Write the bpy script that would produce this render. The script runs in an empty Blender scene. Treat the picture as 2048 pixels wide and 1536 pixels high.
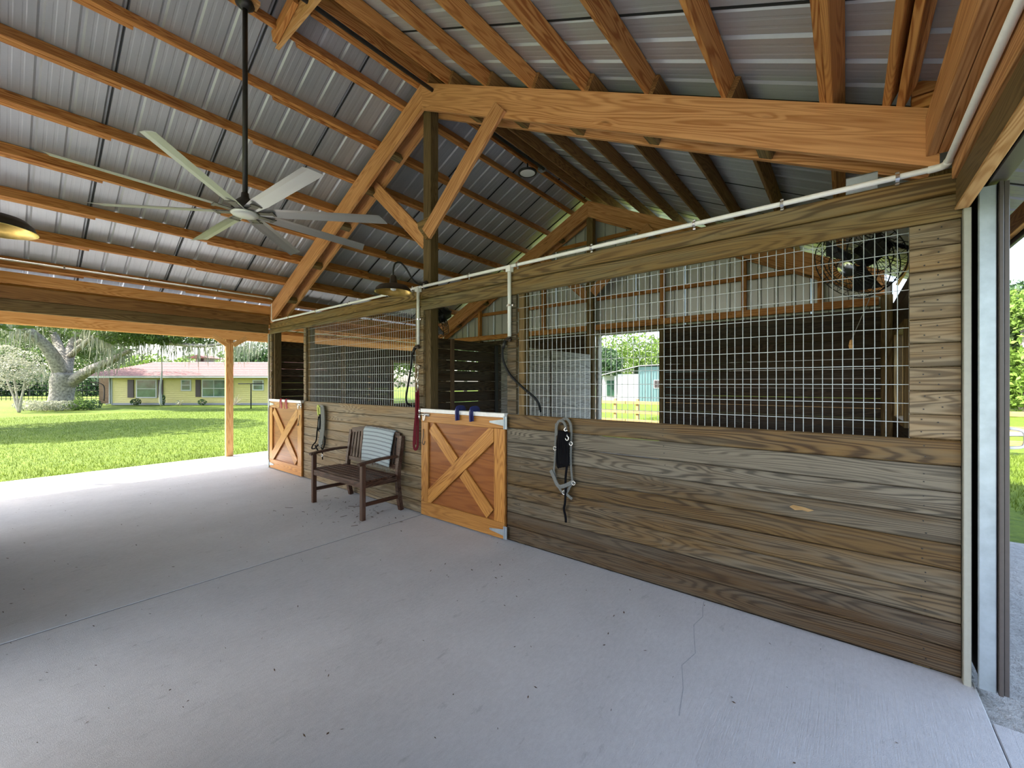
import bpy, bmesh, math, random
from mathutils import Vector, Matrix, noise
random.seed(7)
R = math.radians
PI = math.pi
SC = bpy.context.scene
COL = SC.collection

# ------------------------------------------------------------------ camera
CAMX, CAMY, CAMZ, YAW, FPX = 8.63, -3.27, 1.61, R(38.9), 828.0
cd = bpy.data.cameras.new('camera'); cam = bpy.data.objects.new('camera', cd); COL.objects.link(cam)
cam.location = (CAMX, CAMY, CAMZ); cam.rotation_euler = (R(90), 0, YAW)
cd.sensor_width = 36.0; cd.lens = FPX * 36.0 / 2048.0; cd.shift_y = -1.0 / 2048.0
cd.clip_start = 0.02; cd.clip_end = 500
SC.camera = cam

# ------------------------------------------------------------------ world, sun, exposure
SUN_EL, SUN_FROM = R(46), Vector((-1, -1, 0)).normalized()
w = bpy.data.worlds.new('sky'); SC.world = w; w.use_nodes = True
nt = w.node_tree; nt.nodes.clear()
sk = nt.nodes.new('ShaderNodeTexSky'); sk.sky_type = 'NISHITA'; sk.sun_disc = False
sk.sun_elevation = SUN_EL; sk.sun_rotation = math.atan2(SUN_FROM.x, SUN_FROM.y)
sk.air_density = 1.0; sk.dust_density = 3.0; sk.ozone_density = 1.0
bg = nt.nodes.new('ShaderNodeBackground'); bg.inputs[1].default_value = 0.34
wo = nt.nodes.new('ShaderNodeOutputWorld')
hs_ = nt.nodes.new('ShaderNodeHueSaturation'); hs_.inputs['Saturation'].default_value = 0.88
nt.links.new(sk.outputs[0], hs_.inputs['Color']); nt.links.new(hs_.outputs[0], bg.inputs[0]); nt.links.new(bg.outputs[0], wo.inputs[0])
sd = bpy.data.lights.new('sun', 'SUN'); sd.energy = 8.0; sd.angle = R(0.6); sd.color = (1.0, 0.95, 0.86)
sun = bpy.data.objects.new('sun', sd); COL.objects.link(sun)
sdir = SUN_FROM * math.cos(SUN_EL) + Vector((0, 0, math.sin(SUN_EL)))
sun.rotation_euler = sdir.to_track_quat('Z', 'Y').to_euler(); sun.location = sdir * 40
vs = SC.view_settings
vs.view_transform = 'Standard'; vs.look = 'None'; vs.exposure = 1.5; vs.gamma = 1.0
vs.use_curve_mapping = False
SC.cycles.max_bounces = 8; SC.cycles.diffuse_bounces = 5; SC.cycles.glossy_bounces = 3
SC.cycles.use_denoising = True
SC.cycles.sample_clamp_indirect = 6.0

# ------------------------------------------------------------------ materials
M = {}
def newmat(name):
    m = bpy.data.materials.new(name); m.use_nodes = True
    n = m.node_tree.nodes; n.clear()
    out = n.new('ShaderNodeOutputMaterial'); b = n.new('ShaderNodeBsdfPrincipled')
    m.node_tree.links.new(b.outputs[0], out.inputs[0]); M[name] = m
    return m, n, m.node_tree.links, b
def ramp(n, stops, interp='LINEAR'):
    r = n.new('ShaderNodeValToRGB'); r.color_ramp.interpolation = interp
    e = r.color_ramp.elements
    while len(e) < len(stops): e.new(0.5)
    for k, (p, c) in enumerate(stops):
        e[k].position = p; e[k].color = (c[0], c[1], c[2], 1) if not isinstance(c, (int, float)) else (c, c, c, 1)
    return r
def mixc(n, l, fac, a, b, mode='MIX'):
    m = n.new('ShaderNodeMix'); m.data_type = 'RGBA'; m.blend_type = mode
    for sock, v in ((m.inputs[0], fac), (m.inputs[6], a), (m.inputs[7], b)):
        if hasattr(v, 'is_output'): l.new(v, sock)
        elif isinstance(v, (int, float)): sock.default_value = v
        else: sock.default_value = (v[0], v[1], v[2], 1)
    return m.outputs[2]
def math_(n, l, op, a, b=0.0):
    m = n.new('ShaderNodeMath'); m.operation = op
    for s, v in ((m.inputs[0], a), (m.inputs[1], b)):
        if hasattr(v, 'is_output'): l.new(v, s)
        else: s.default_value = v
    return m.outputs[0]
def coords(n, l, scale, rnd=True):
    t = n.new('ShaderNodeTexCoord'); o = t.outputs['Object']
    if rnd:
        i = n.new('ShaderNodeObjectInfo'); vm = n.new('ShaderNodeVectorMath'); vm.operation = 'SCALE'
        vm.inputs[0].default_value = (61.0, 23.0, 37.0); l.new(i.outputs['Random'], vm.inputs['Scale'])
        va = n.new('ShaderNodeVectorMath'); va.operation = 'ADD'
        l.new(o, va.inputs[0]); l.new(vm.outputs[0], va.inputs[1]); o = va.outputs[0]
    return o
def scaled(n, l, v, sc):
    m = n.new('ShaderNodeVectorMath'); m.operation = 'MULTIPLY'; m.inputs[1].default_value = sc
    l.new(v, m.inputs[0]); return m.outputs[0]
def noise_(n, l, vec, scale=1.0, detail=2.0, rough=0.5, dist=0.0):
    t = n.new('ShaderNodeTexNoise'); t.inputs['Scale'].default_value = scale
    t.inputs['Detail'].default_value = detail; t.inputs['Roughness'].default_value = rough
    t.inputs['Distortion'].default_value = dist
    l.new(vec, t.inputs['Vector']); return t.outputs['Fac']
def bump_(n, l, b, h, strength=0.3, dist=0.002):
    bp = n.new('ShaderNodeBump'); bp.inputs['Strength'].default_value = strength
    bp.inputs['Distance'].default_value = dist
    l.new(h, bp.inputs['Height']); l.new(bp.outputs[0], b.inputs['Normal'])

def wood(name, light, dark, ring=46.0, weather=None, wamt=0.0, knots=0.75, rough=0.6, var=0.35, stretch=0.55, spec=0.25):
    """pine with long ring contours; local X runs along the grain"""
    m, n, l, b = newmat(name)
    v = coords(n, l, 1)
    base = noise_(n, l, scaled(n, l, v, (stretch, 7.0, 7.0)), 1.0, 2.0, 0.4)
    # knots pull the contours round
    vo = n.new('ShaderNodeTexVoronoi'); vo.inputs['Scale'].default_value = 1.0
    l.new(scaled(n, l, v, (1.5, 6.5, 6.5)), vo.inputs['Vector'])
    kn = ramp(n, [(0.0, 1.0), (0.06, 0.7), (0.22, 0.0)]); l.new(vo.outputs['Distance'], kn.inputs[0])
    rk = ramp(n, [(0.0, 0.0), (0.55, 0.0), (0.60, 1.0)]); l.new(vo.outputs['Color'], rk.inputs[0])
    kfield = math_(n, l, 'MULTIPLY', math_(n, l, 'MULTIPLY', kn.outputs[0], rk.outputs[0]), 0.10 * knots)
    h = math_(n, l, 'ADD', base, kfield)
    s = math_(n, l, 'SINE', math_(n, l, 'MULTIPLY', h, ring * 3.6))
    rr = ramp(n, [(0.0, 0.0), (0.5, 0.3), (0.95, 1.0)])
    l.new(math_(n, l, 'ADD', math_(n, l, 'MULTIPLY', s, 0.5), 0.5), rr.inputs[0])
    fib = noise_(n, l, scaled(n, l, v, (2.2, 130.0, 130.0)), 1.0, 3.0, 0.65)
    mid = noise_(n, l, scaled(n, l, v, (0.8, 22.0, 22.0)), 1.0, 4.0, 0.6)
    amp = noise_(n, l, scaled(n, l, v, (0.5, 3.0, 3.0)), 1.0, 1.0, 0.5)
    g = math_(n, l, 'ADD', math_(n, l, 'MULTIPLY', math_(n, l, 'MULTIPLY', rr.outputs[0], amp), 0.62), math_(n, l, 'ADD', math_(n, l, 'MULTIPLY', fib, 0.42), math_(n, l, 'MULTIPLY', mid, 0.45)))
    g = math_(n, l, 'MULTIPLY', math_(n, l, 'SUBTRACT', g, 0.30), 1.75)
    cr = ramp(n, [(0.08, light), (0.90, dark)]); l.new(g, cr.inputs[0])
    c = cr.outputs[0]
    i = n.new('ShaderNodeObjectInfo')
    vr = ramp(n, [(0.0, (1 - var, 1 - var, 1 - var)), (0.5, (1, 0.98, 0.95)), (1.0, (1 + var * 0.5, 1 + var * 0.42, 1 + var * 0.25))])
    l.new(i.outputs['Random'], vr.inputs[0])
    c = mixc(n, l, 1.0, c, vr.outputs[0], 'MULTIPLY')
    kd = ramp(n, [(0.0, 1.0), (0.05, 0.9), (0.10, 0.0)]); l.new(vo.outputs['Distance'], kd.inputs[0])
    c = mixc(n, l, math_(n, l, 'MULTIPLY', math_(n, l, 'MULTIPLY', kd.outputs[0], rk.outputs[0]), 0.8 * min(1, knots * 1.2)), c, [q * 0.28 for q in dark])
    if weather:
        wn = noise_(n, l, scaled(n, l, v, (0.9, 9.0, 9.0)), 1.0, 5.0, 0.62)
        wr = ramp(n, [(0.44 - 0.2 * wamt, 0.0), (0.66 - 0.2 * wamt, 1.0)]); l.new(wn, wr.inputs[0])
        wc = ramp(n, [(0.25, [q * 1.15 for q in weather]), (0.9, [q * 0.45 for q in weather])]); l.new(g, wc.inputs[0])
        c = mixc(n, l, math_(n, l, 'MULTIPLY', wr.outputs[0], 0.85), c, wc.outputs[0])
        sn = noise_(n, l, scaled(n, l, v, (2.6, 16.0, 16.0)), 1.0, 5.0, 0.7, 0.6)
        sr = ramp(n, [(0.60, 0.0), (0.72, 1.0)]); l.new(sn, sr.inputs[0])
        c = mixc(n, l, math_(n, l, 'MULTIPLY', sr.outputs[0], 0.55), c, [q * 0.25 for q in weather])
    l.new(c, b.inputs['Base Color']); b.inputs['Roughness'].default_value = rough
    b.inputs['Specular IOR Level'].default_value = spec
    bump_(n, l, b, g, 0.35, 0.0015)
    return m
wood('pine', (0.56, 0.275, 0.085), (0.29, 0.10, 0.022), 44, var=0.22)
wood('pine_bounce_lit', (0.74, 0.40, 0.15), (0.50, 0.22, 0.06), 40, var=0.1)  # lighter copy of pine, bounce light from the slab put into its colour
wood('pine_pale', (0.66, 0.40, 0.17), (0.42, 0.20, 0.06), 40, var=0.15)
wood('pine_beam', (0.66, 0.35, 0.15), (0.37, 0.155, 0.05), 40, var=0.10, stretch=0.4)
wood('treated', (0.1980, 0.1350, 0.0585), (0.0990, 0.0612, 0.0225), 44, var=0.25)
wood('treated_header', (0.2464, 0.1540, 0.0510), (0.1012, 0.0554, 0.0150), 40, (0.1584, 0.1276, 0.0660), 0.0, var=0.2, stretch=0.4)
wood('plank', (0.1320, 0.0840, 0.0336), (0.0464, 0.0272, 0.0104), 44, (0.1240, 0.1040, 0.0720), 0.45, var=0.38)
wood('plank_warm', (0.1640, 0.0984, 0.0328), (0.0476, 0.0246, 0.0082), 36, (0.1148, 0.0902, 0.0533), 0.05, var=0.2)
wood('plank_dark', (0.0892, 0.0527, 0.0204), (0.0340, 0.0179, 0.0068), 44, (0.0850, 0.0680, 0.0467), 0.3, var=0.2)
wood('plank_weathered', (0.1445, 0.1062, 0.0595), (0.0467, 0.0323, 0.0179), 44, (0.1573, 0.1377, 0.1020), 0.9, var=0.25)
wood('pine_brown', (0.33, 0.175, 0.06), (0.17, 0.075, 0.022), 40, var=0.15)
wood('plank_pale', (0.2635, 0.1785, 0.0850), (0.1360, 0.0833, 0.0357), 42, (0.2295, 0.1870, 0.1232), 0.3, var=0.25)
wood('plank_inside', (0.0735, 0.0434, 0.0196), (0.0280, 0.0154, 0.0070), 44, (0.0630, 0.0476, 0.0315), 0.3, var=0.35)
wood('plank_grey', (0.42, 0.37, 0.29), (0.24, 0.20, 0.15), 40, (0.44, 0.41, 0.36), 0.8, var=0.2)
wood('door_frame_wood', (0.52, 0.245, 0.055), (0.29, 0.11, 0.02), 40, rough=0.35, var=0.12, spec=0.45)
wood('door_ply', (0.30, 0.105, 0.024), (0.20, 0.062, 0.014), 14, rough=0.32, knots=0.0, var=0.08, stretch=0.8, spec=0.45)
wood('bench_wood', (0.085, 0.034, 0.018), (0.03, 0.012, 0.007), 40, (0.11, 0.07, 0.05), 0.1, knots=0.1, rough=0.5, var=0.2)
wood('fence_wood', (0.34, 0.22, 0.095), (0.24, 0.145, 0.055), 40, knots=0.2, var=0.15)
wood('bark_board', (0.16, 0.10, 0.055), (0.08, 0.045, 0.024), 40, var=0.2)

def plain(name, col, rough=0.5, metal=0.0, spec=0.5, nz=0.12, nscale=30.0, bump=0.0, em=None, dist=0.002):
    m, n, l, b = newmat(name)
    v = coords(n, l, 1)
    f = noise_(n, l, v, nscale, 4.0, 0.6)
    cr = ramp(n, [(0.3, [max(0, q * (1 - nz)) for q in col]), (0.7, [q * (1 + nz) for q in col])]); l.new(f, cr.inputs[0])
    l.new(cr.outputs[0], b.inputs['Base Color'])
    b.inputs['Roughness'].default_value = rough; b.inputs['Metallic'].default_value = metal
    b.inputs['Specular IOR Level'].default_value = spec
    if bump: bump_(n, l, b, f, bump, dist)
    if em:
        b.inputs['Emission Color'].default_value = (em[0], em[1], em[2], 1); b.inputs['Emission Strength'].default_value = em[3]
    return m
plain('galvanised', (0.38, 0.44, 0.48), 0.42, 0.6, nz=0.12, nscale=14)
plain('wire', (0.46, 0.50, 0.51), 0.45, 0.5, nz=0.06)
plain('pvc', (0.82, 0.82, 0.79), 0.35, nz=0.04)
plain('white_paint', (0.80, 0.80, 0.78), 0.4, nz=0.05)
plain('cream_metal', (0.33, 0.33, 0.28), 0.45, nz=0.04)
plain('black_metal', (0.018, 0.017, 0.016), 0.45, 0.2, nz=0.2)
plain('dark_bronze', (0.045, 0.032, 0.024), 0.4, 0.4, nz=0.2)
plain('brass', (0.72, 0.50, 0.15), 0.32, 0.85, nz=0.1)
plain('fan_silver', (0.60, 0.62, 0.60), 0.45, 0.35, nz=0.05)
plain('fan_dark', (0.05, 0.04, 0.038), 0.4, 0.3, nz=0.1)
plain('brown_metal', (0.085, 0.072, 0.066), 0.45, 0.2, nz=0.06)
plain('dark_track', (0.022, 0.026, 0.045), 0.5, 0.3)
plain('chrome', (0.80, 0.80, 0.78), 0.2, 0.95, nz=0.05)
plain('rubber', (0.007, 0.008, 0.009), 0.55, spec=0.25, nz=0.2)
plain('rope_black', (0.005, 0.005, 0.006), 0.9, spec=0.1, nz=0.3, nscale=200)
plain('rope_grey', (0.22, 0.22, 0.19), 0.8, nz=0.35, nscale=160)
plain('strap_grey', (0.13, 0.135, 0.125), 0.75, nz=0.3, nscale=120)
plain('rope_lime', (0.62, 0.70, 0.16), 0.7, nz=0.2, nscale=160)
plain('strap_red', (0.10, 0.007, 0.014), 0.8, spec=0.1, nz=0.25, nscale=120)
plain('clip_red', (0.42, 0.02, 0.04), 0.4)
plain('clip_blue', (0.012, 0.02, 0.13), 0.35)
plain('lamp_lens', (0.85, 0.86, 0.86), 0.4, nz=0.02)
plain('house_yellow', (0.52, 0.46, 0.17), 0.6, nz=0.06, nscale=4)
plain('house_trim', (0.42, 0.44, 0.42), 0.5, nz=0.05)
plain('shutter', (0.045, 0.03, 0.03), 0.6)
plain('house_roof', (0.19, 0.085, 0.075), 0.85, nz=0.35, nscale=9)
plain('house_glass', (0.04, 0.10, 0.07), 0.08, nz=0.5, nscale=1.5, spec=1.0)
plain('house_concrete', (0.30, 0.31, 0.32), 0.8)
plain('shed_green', (0.13, 0.215, 0.22), 0.5, nz=0.05)
plain('shed_white', (0.42, 0.43, 0.42), 0.5, nz=0.05)
plain('iron', (0.012, 0.013, 0.015), 0.85, spec=0.05)
plain('bark', (0.25, 0.225, 0.19), 0.9, nz=0.6, nscale=7, bump=1.0, dist=0.06)
plain('bark_pale', (0.36, 0.31, 0.25), 0.9, nz=0.3, nscale=9)
def leafmat(name, col, var=0.5, trans=0.35, size=1.3):
    m, n, l, b = newmat(name)
    v = coords(n, l, 1, False); f = noise_(n, l, v, size, 3.0, 0.6)
    cr = ramp(n, [(0.25, [q * (1 - var) for q in col]), (0.75, [q * (1 + var) for q in col])]); l.new(f, cr.inputs[0])
    l.new(cr.outputs[0], b.inputs['Base Color']); b.inputs['Roughness'].default_value = 0.55
    b.inputs['Specular IOR Level'].default_value = 0.3
    if trans:
        tr = n.new('ShaderNodeBsdfTranslucent'); l.new(cr.outputs[0], tr.inputs[0])
        mx = n.new('ShaderNodeMixShader'); mx.inputs[0].default_value = trans
        l.new(b.outputs[0], mx.inputs[1]); l.new(tr.outputs[0], mx.inputs[2])
        l.new(mx.outputs[0], [q for q in n if q.type == 'OUTPUT_MATERIAL'][0].inputs[0])
    return m
leafmat('leaf_oak', (0.10, 0.15, 0.045)); leafmat('leaf_bright', (0.13, 0.21, 0.035)); leafmat('leaf_dark', (0.05, 0.095, 0.035))
leafmat('leaf_pale', (0.30, 0.31, 0.22), 0.35, 0.3, 4.0); leafmat('moss', (0.25, 0.26, 0.19), 0.25, 0.3, 2.0)
leafmat('grass_blade', (0.095, 0.14, 0.013), 0.4, 0.3, 2.0); leafmat('dry_leaf', (0.075, 0.045, 0.025), 0.5, 0.0, 20)
leafmat('blossom', (0.33, 0.33, 0.25), 0.35, 0.3, 5.0)

def concrete():
    m, n, l, b = newmat('concrete'); v = coords(n, l, 1, False)
    a = noise_(n, l, scaled(n, l, v, (0.55, 0.9, 1)), 1.0, 4.0, 0.6)
    s = noise_(n, l, v, 3.2, 6.0, 0.65); f = noise_(n, l, v, 260.0, 2.0, 0.7)
    br = noise_(n, l, scaled(n, l, v, (6, 140, 6)), 1.0, 2.0, 0.5)
    cr = ramp(n, [(0.3, (0.36, 0.352, 0.345)), (0.7, (0.60, 0.597, 0.595))]); l.new(a, cr.inputs[0])
    c = mixc(n, l, 0.55, cr.outputs[0], mixc(n, l, s, (0.34, 0.332, 0.325), (0.66, 0.657, 0.655)))
    st = noise_(n, l, scaled(n, l, v, (5.0, 13.0, 1)), 1.0, 5.0, 0.7)
    sr = ramp(n, [(0.62, 0.0), (0.70, 1.0)]); l.new(st, sr.inputs[0])
    c = mixc(n, l, math_(n, l, 'MULTIPLY', sr.outputs[0], 0.5), c, (0.17, 0.16, 0.155))
    md = noise_(n, l, scaled(n, l, v, (22, 48, 1)), 1.0, 4.0, 0.7)
    c = mixc(n, l, 0.30, c, mixc(n, l, md, (0.12, 0.115, 0.11), (0.78, 0.775, 0.77)))
    c = mixc(n, l, 0.20, c, mixc(n, l, f, (0.15, 0.15, 0.15), (0.75, 0.75, 0.75)))
    l.new(c, b.inputs['Base Color']); b.inputs['Roughness'].default_value = 0.75
    b.inputs['Specular IOR Level'].default_value = 0.35
    bump_(n, l, b, math_(n, l, 'ADD', math_(n, l, 'MULTIPLY', br, 0.9), f), 0.7, 0.003)
concrete()
def groundmat(name, a, c, sc, big):
    m, n, l, b = newmat(name); v = coords(n, l, 1, False)
    f = noise_(n, l, v, sc, 5.0, 0.7); g = noise_(n, l, v, big, 3.0, 0.6)
    cr = ramp(n, [(0.3, a), (0.7, c)]); l.new(f, cr.inputs[0])
    cc = mixc(n, l, 1.0, cr.outputs[0], mixc(n, l, g, (0.65, 0.7, 0.7), (1.25, 1.2, 1.1)), 'MULTIPLY')
    l.new(cc, b.inputs['Base Color']); b.inputs['Roughness'].default_value = 0.9
    b.inputs['Specular IOR Level'].default_value = 0.15
    bump_(n, l, b, f, 0.9, 0.05)
groundmat('lawn', (0.052, 0.088, 0.009), (0.122, 0.17, 0.018), 7.0, 0.25)
groundmat('sand', (0.33, 0.32, 0.31), (0.48, 0.47, 0.46), 20.0, 0.8)
groundmat('stall_dirt', (0.05, 0.04, 0.03), (0.09, 0.07, 0.05), 14.0, 0.8)
def roofmetal(name, col, metal, rough):
    m, n, l, b = newmat(name); v = coords(n, l, 1)
    f = noise_(n, l, scaled(n, l, v, (0.9, 5.0, 1)), 1.0, 3.0, 0.6); s = noise_(n, l, v, 60.0, 3.0, 0.6)
    c = mixc(n, l, f, [q * 0.86 for q in col], [q * 1.1 for q in col])
    c = mixc(n, l, 0.12, c, mixc(n, l, s, [q * 0.6 for q in col], [q * 1.3 for q in col]))
    l.new(c, b.inputs['Base Color']); b.inputs['Metallic'].default_value = metal
    rr = math_(n, l, 'ADD', math_(n, l, 'MULTIPLY', f, 0.2), rough); l.new(rr, b.inputs['Roughness'])
    bump_(n, l, b, f, 0.25, 0.01)
roofmetal('roof_metal', (0.46, 0.48, 0.51), 0.5, 0.36)
roofmetal('siding_metal', (0.55, 0.57, 0.57), 0.5, 0.4)
plain('seam', (0.015, 0.016, 0.018), 0.7)
def blanketmat():
    m, n, l, b = newmat('blanket_cloth'); t = n.new('ShaderNodeUVMap'); v = t.outputs[0]
    sp = n.new('ShaderNodeSeparateXYZ'); l.new(v, sp.inputs[0])
    s = math_(n, l, 'SINE', math_(n, l, 'MULTIPLY', sp.outputs[1], 2 * PI * 16))
    r = ramp(n, [(0.70, (0.34, 0.40, 0.41)), (0.86, (0.15, 0.175, 0.19))])
    l.new(math_(n, l, 'ADD', math_(n, l, 'MULTIPLY', s, 0.5), 0.5), r.inputs[0])
    k = math_(n, l, 'SINE', math_(n, l, 'MULTIPLY', sp.outputs[0], 2 * PI * 60))
    c = mixc(n, l, math_(n, l, 'MULTIPLY', math_(n, l, 'ADD', k, 1.0), 0.14), r.outputs[0], (0.55, 0.58, 0.56))
    l.new(c, b.inputs['Base Color']); b.inputs['Roughness'].default_value = 0.95
    bump_(n, l, b, s, 0.4, 0.003)
blanketmat()

# ------------------------------------------------------------------ helpers
INV = {}
def tag(o, label=None, cat=None, group=None, kind=None):
    if label: o['label'] = label
    if cat: o['category'] = cat
    if group: o['group'] = group
    if kind: o['kind'] = kind
    return o
def root(name, loc, label, cat=None, group=None, kind=None, rz=0.0):
    o = bpy.data.objects.new(name, None); COL.objects.link(o); o.empty_display_size = 0.1
    Mx = Matrix.Translation(Vector(loc)) @ Matrix.Rotation(rz, 4, 'Z')
    o.location = loc; o.rotation_euler = (0, 0, rz); INV[o.name] = Mx
    return tag(o, label, cat, group, kind)
def put(name, me, mat, parent=None, mw=None):
    """mw: world matrix of the object"""
    o = bpy.data.objects.new(name, me); COL.objects.link(o)
    if mat is not None and not me.materials: me.materials.append(M[mat] if isinstance(mat, str) else mat)
    mw = mw or Matrix.Identity(4)
    INV[o.name] = mw
    if parent is not None:
        o.parent = parent; o.matrix_local = INV[parent.name].inverted() @ mw
    else:
        o.matrix_world = mw
    return o
def mesh(name, v, f, smooth=False):
    me = bpy.data.meshes.new(name); me.from_pydata([tuple(q) for q in v], [], f); me.update()
    if smooth: me.polygons.foreach_set('use_smooth', [True] * len(me.polygons))
    return me
CACHE = {}
def prism(L, wd, ht, ch=0.004):
    """beam along local X, chamfered edges, centred"""
    k = (round(L, 4), round(wd, 4), round(ht, 4), ch)
    if k in CACHE: return CACHE[k]
    a, b = wd / 2, ht / 2; c = min(ch, a * 0.45, b * 0.45)
    pr = [(-a + c, -b), (a - c, -b), (a, -b + c), (a, b - c), (a - c, b), (-a + c, b), (-a, b - c), (-a, -b + c)]
    v = [(-L / 2, y, z) for y, z in pr] + [(L / 2, y, z) for y, z in pr]
    f = [(i, (i + 1) % 8, 8 + (i + 1) % 8, 8 + i) for i in range(8)] + [tuple(range(7, -1, -1)), tuple(range(8, 16))]
    CACHE[k] = mesh('beam', v, f); return CACHE[k]
def beam(name, p0, p1, wd, ht, mat, parent=None, up=(0, 0, 1), ch=0.004):
    p0, p1 = Vector(p0), Vector(p1); d = p1 - p0; L = d.length; x = d / L
    u = Vector(up); y = u.cross(x)
    if y.length < 1e-6: y = Vector((0, 1, 0)).cross(x) if abs(x.y) < 0.9 else Vector((1, 0, 0)).cross(x)
    y.normalize(); z = x.cross(y)
    mw = Matrix(((x.x, y.x, z.x, 0), (x.y, y.y, z.y, 0), (x.z, y.z, z.z, 0), (0, 0, 0, 1)))
    mw.translation = (p0 + p1) / 2
    me = prism(L, wd, ht, ch)
    if me.materials and me.materials[0] != M[mat]:
        me = me.copy(); me.materials.clear()
    return put(name, me, mat, parent, mw)
def board(name, x0, x1, y0, y1, z0, z1, mat, parent=None, ch=0.004, axis=None):
    """axis-aligned box; grain along the longest side"""
    c = ((x0 + x1) / 2, (y0 + y1) / 2, (z0 + z1) / 2); d = (x1 - x0, y1 - y0, z1 - z0)
    ax = axis if axis is not None else max(range(3), key=lambda i: d[i])
    if ax == 0: return beam(name, (x0, c[1], c[2]), (x1, c[1], c[2]), d[1], d[2], mat, parent, ch=ch)
    if ax == 1: return beam(name, (c[0], y0, c[2]), (c[0], y1, c[2]), d[0], d[2], mat, parent, ch=ch)
    return beam(name, (c[0], c[1], z0), (c[0], c[1], z1), d[1], d[0], mat, parent, up=(1, 0, 0), ch=ch)
class MB:
    """collects geometry into one mesh"""
    def __init__(s): s.v = []; s.f = []
    def box(s, x0, x1, y0, y1, z0, z1):
        o = len(s.v)
        s.v += [(x, y, z) for x in (x0, x1) for y in (y0, y1) for z in (z0, z1)]
        s.f += [tuple(o + i for i in q) for q in ((0, 1, 3, 2), (4, 6, 7, 5), (0, 4, 5, 1), (2, 3, 7, 6), (0, 2, 6, 4), (1, 5, 7, 3))]
        return s
    def tube(s, pts, r, n=8, prof=None, up=None, closed=False, cap=True):
        pts = [Vector(p) for p in pts]; N = len(pts)
        rs = r if isinstance(r, (list, tuple)) else [r] * N
        t0 = (pts[1] - pts[0]).normalized()
        a = Vector(up) if up else (Vector((0, 0, 1)) if abs(t0.z) < 0.9 else Vector((1, 0, 0)))
        a = (a - t0 * a.dot(t0)).normalized(); o = len(s.v)
        pf = prof or [(math.cos(2 * PI * k / n), math.sin(2 * PI * k / n)) for k in range(n)]
        n = len(pf)
        for i, p in enumerate(pts):
            q0 = pts[(i - 1) % N] if (i > 0 or closed) else pts[0]; q1 = pts[(i + 1) % N] if (i < N - 1 or closed) else pts[-1]
            t = (q1 - q0).normalized()
            if up: a = Vector(up)
            a = a - t * a.dot(t)
            a = a.normalized() if a.length > 1e-6 else Vector((1, 0, 0))
            b = t.cross(a)
            for cx, cy in pf: s.v.append(tuple(p + (a * cx + b * cy) * rs[i]))
        for i in range(N if closed else N - 1):
            j = (i + 1) % N
            for k in range(n):
                s.f.append((o + i * n + k, o + i * n + (k + 1) % n, o + j * n + (k + 1) % n, o + j * n + k))
        if cap and not closed:
            s.f.append(tuple(o + k for k in range(n - 1, -1, -1))); s.f.append(tuple(o + (N - 1) * n + k for k in range(n)))
        return s
    def lathe(s, prof, c=(0, 0, 0), n=24, mw=None):
        o = len(s.v); c = Vector(c)
        for r, z in prof:
            for k in range(n):
                p = Vector((r * math.cos(2 * PI * k / n), r * math.sin(2 * PI * k / n), z))
                s.v.append(tuple((mw @ p) if mw else p + c))
        for i in range(len(prof) - 1):
            for k in range(n):
                s.f.append((o + i * n + k, o + i * n + (k + 1) % n, o + (i + 1) * n + (k + 1) % n, o + (i + 1) * n + k))
        return s
    def poly(s, pts): 
        o = len(s.v); s.v += [tuple(p) for p in pts]; s.f.append(tuple(range(o, o + len(pts)))); return s
    def extr(s, pts, d):
        o = len(s.v); n = len(pts); d = Vector(d)
        s.v += [tuple(p) for p in pts] + [tuple(Vector(p) + d) for p in pts]
        s.f += [tuple(range(o + n - 1, o - 1, -1)), tuple(range(o + n, o + 2 * n))]
        s.f += [(o + i, o + (i + 1) % n, o + n + (i + 1) % n, o + n + i) for i in range(n)]
        return s
    def build(s, name, mat, parent=None, smooth=False, mw=None, origin=None):
        if origin is not None:
            og = Vector(origin); s.v = [tuple(Vector(p) - og) for p in s.v]; mw = Matrix.Translation(og)
        me = mesh(name, s.v, s.f, smooth)
        bm = bmesh.new(); bm.from_mesh(me); bmesh.ops.recalc_face_normals(bm, faces=bm.faces); bm.to_mesh(me); bm.free()
        return put(name, me, mat, parent, mw)
def spline(pts, n=6):
    pts = [Vector(p) for p in pts]; out = []
    for i in range(len(pts) - 1):
        p0, p1, p2, p3 = pts[max(i - 1, 0)], pts[i], pts[i + 1], pts[min(i + 2, len(pts) - 1)]
        for k in range(n):
            t = k / n
            out.append(0.5 * ((2 * p1) + (p2 - p0) * t + (2 * p0 - 5 * p1 + 4 * p2 - p3) * t * t + (3 * p1 - p0 - 3 * p2 + p3) * t ** 3))
    out.append(pts[-1]); return out
FLAT = [(-1, -0.16), (1, -0.16), (1, 0.16), (-1, 0.16)]
CY_, SY_ = math.cos(YAW), math.sin(YAW)
def cw(u, zc, z=0.0):
    """place at a bearing and a depth from where the photographer stood"""
    xc = (u - 1024) / FPX * zc
    return Vector((CAMX + xc * CY_ - zc * SY_, CAMY + xc * SY_ + zc * CY_, z))
GZ = -0.10

# ------------------------------------------------------------------ building numbers
XR, X0R, ZR, SL = 9.144, 4.60, 5.28, 0.488       # width, ridge x, rafter top at ridge, slope
Y0, YB, YF = -8.3, 4.45, -3.75                    # open end, back wall, opposite truss line
def zr(x): return ZR - SL * abs(x - X0R)
CS = math.cos(math.atan(SL))

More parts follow.
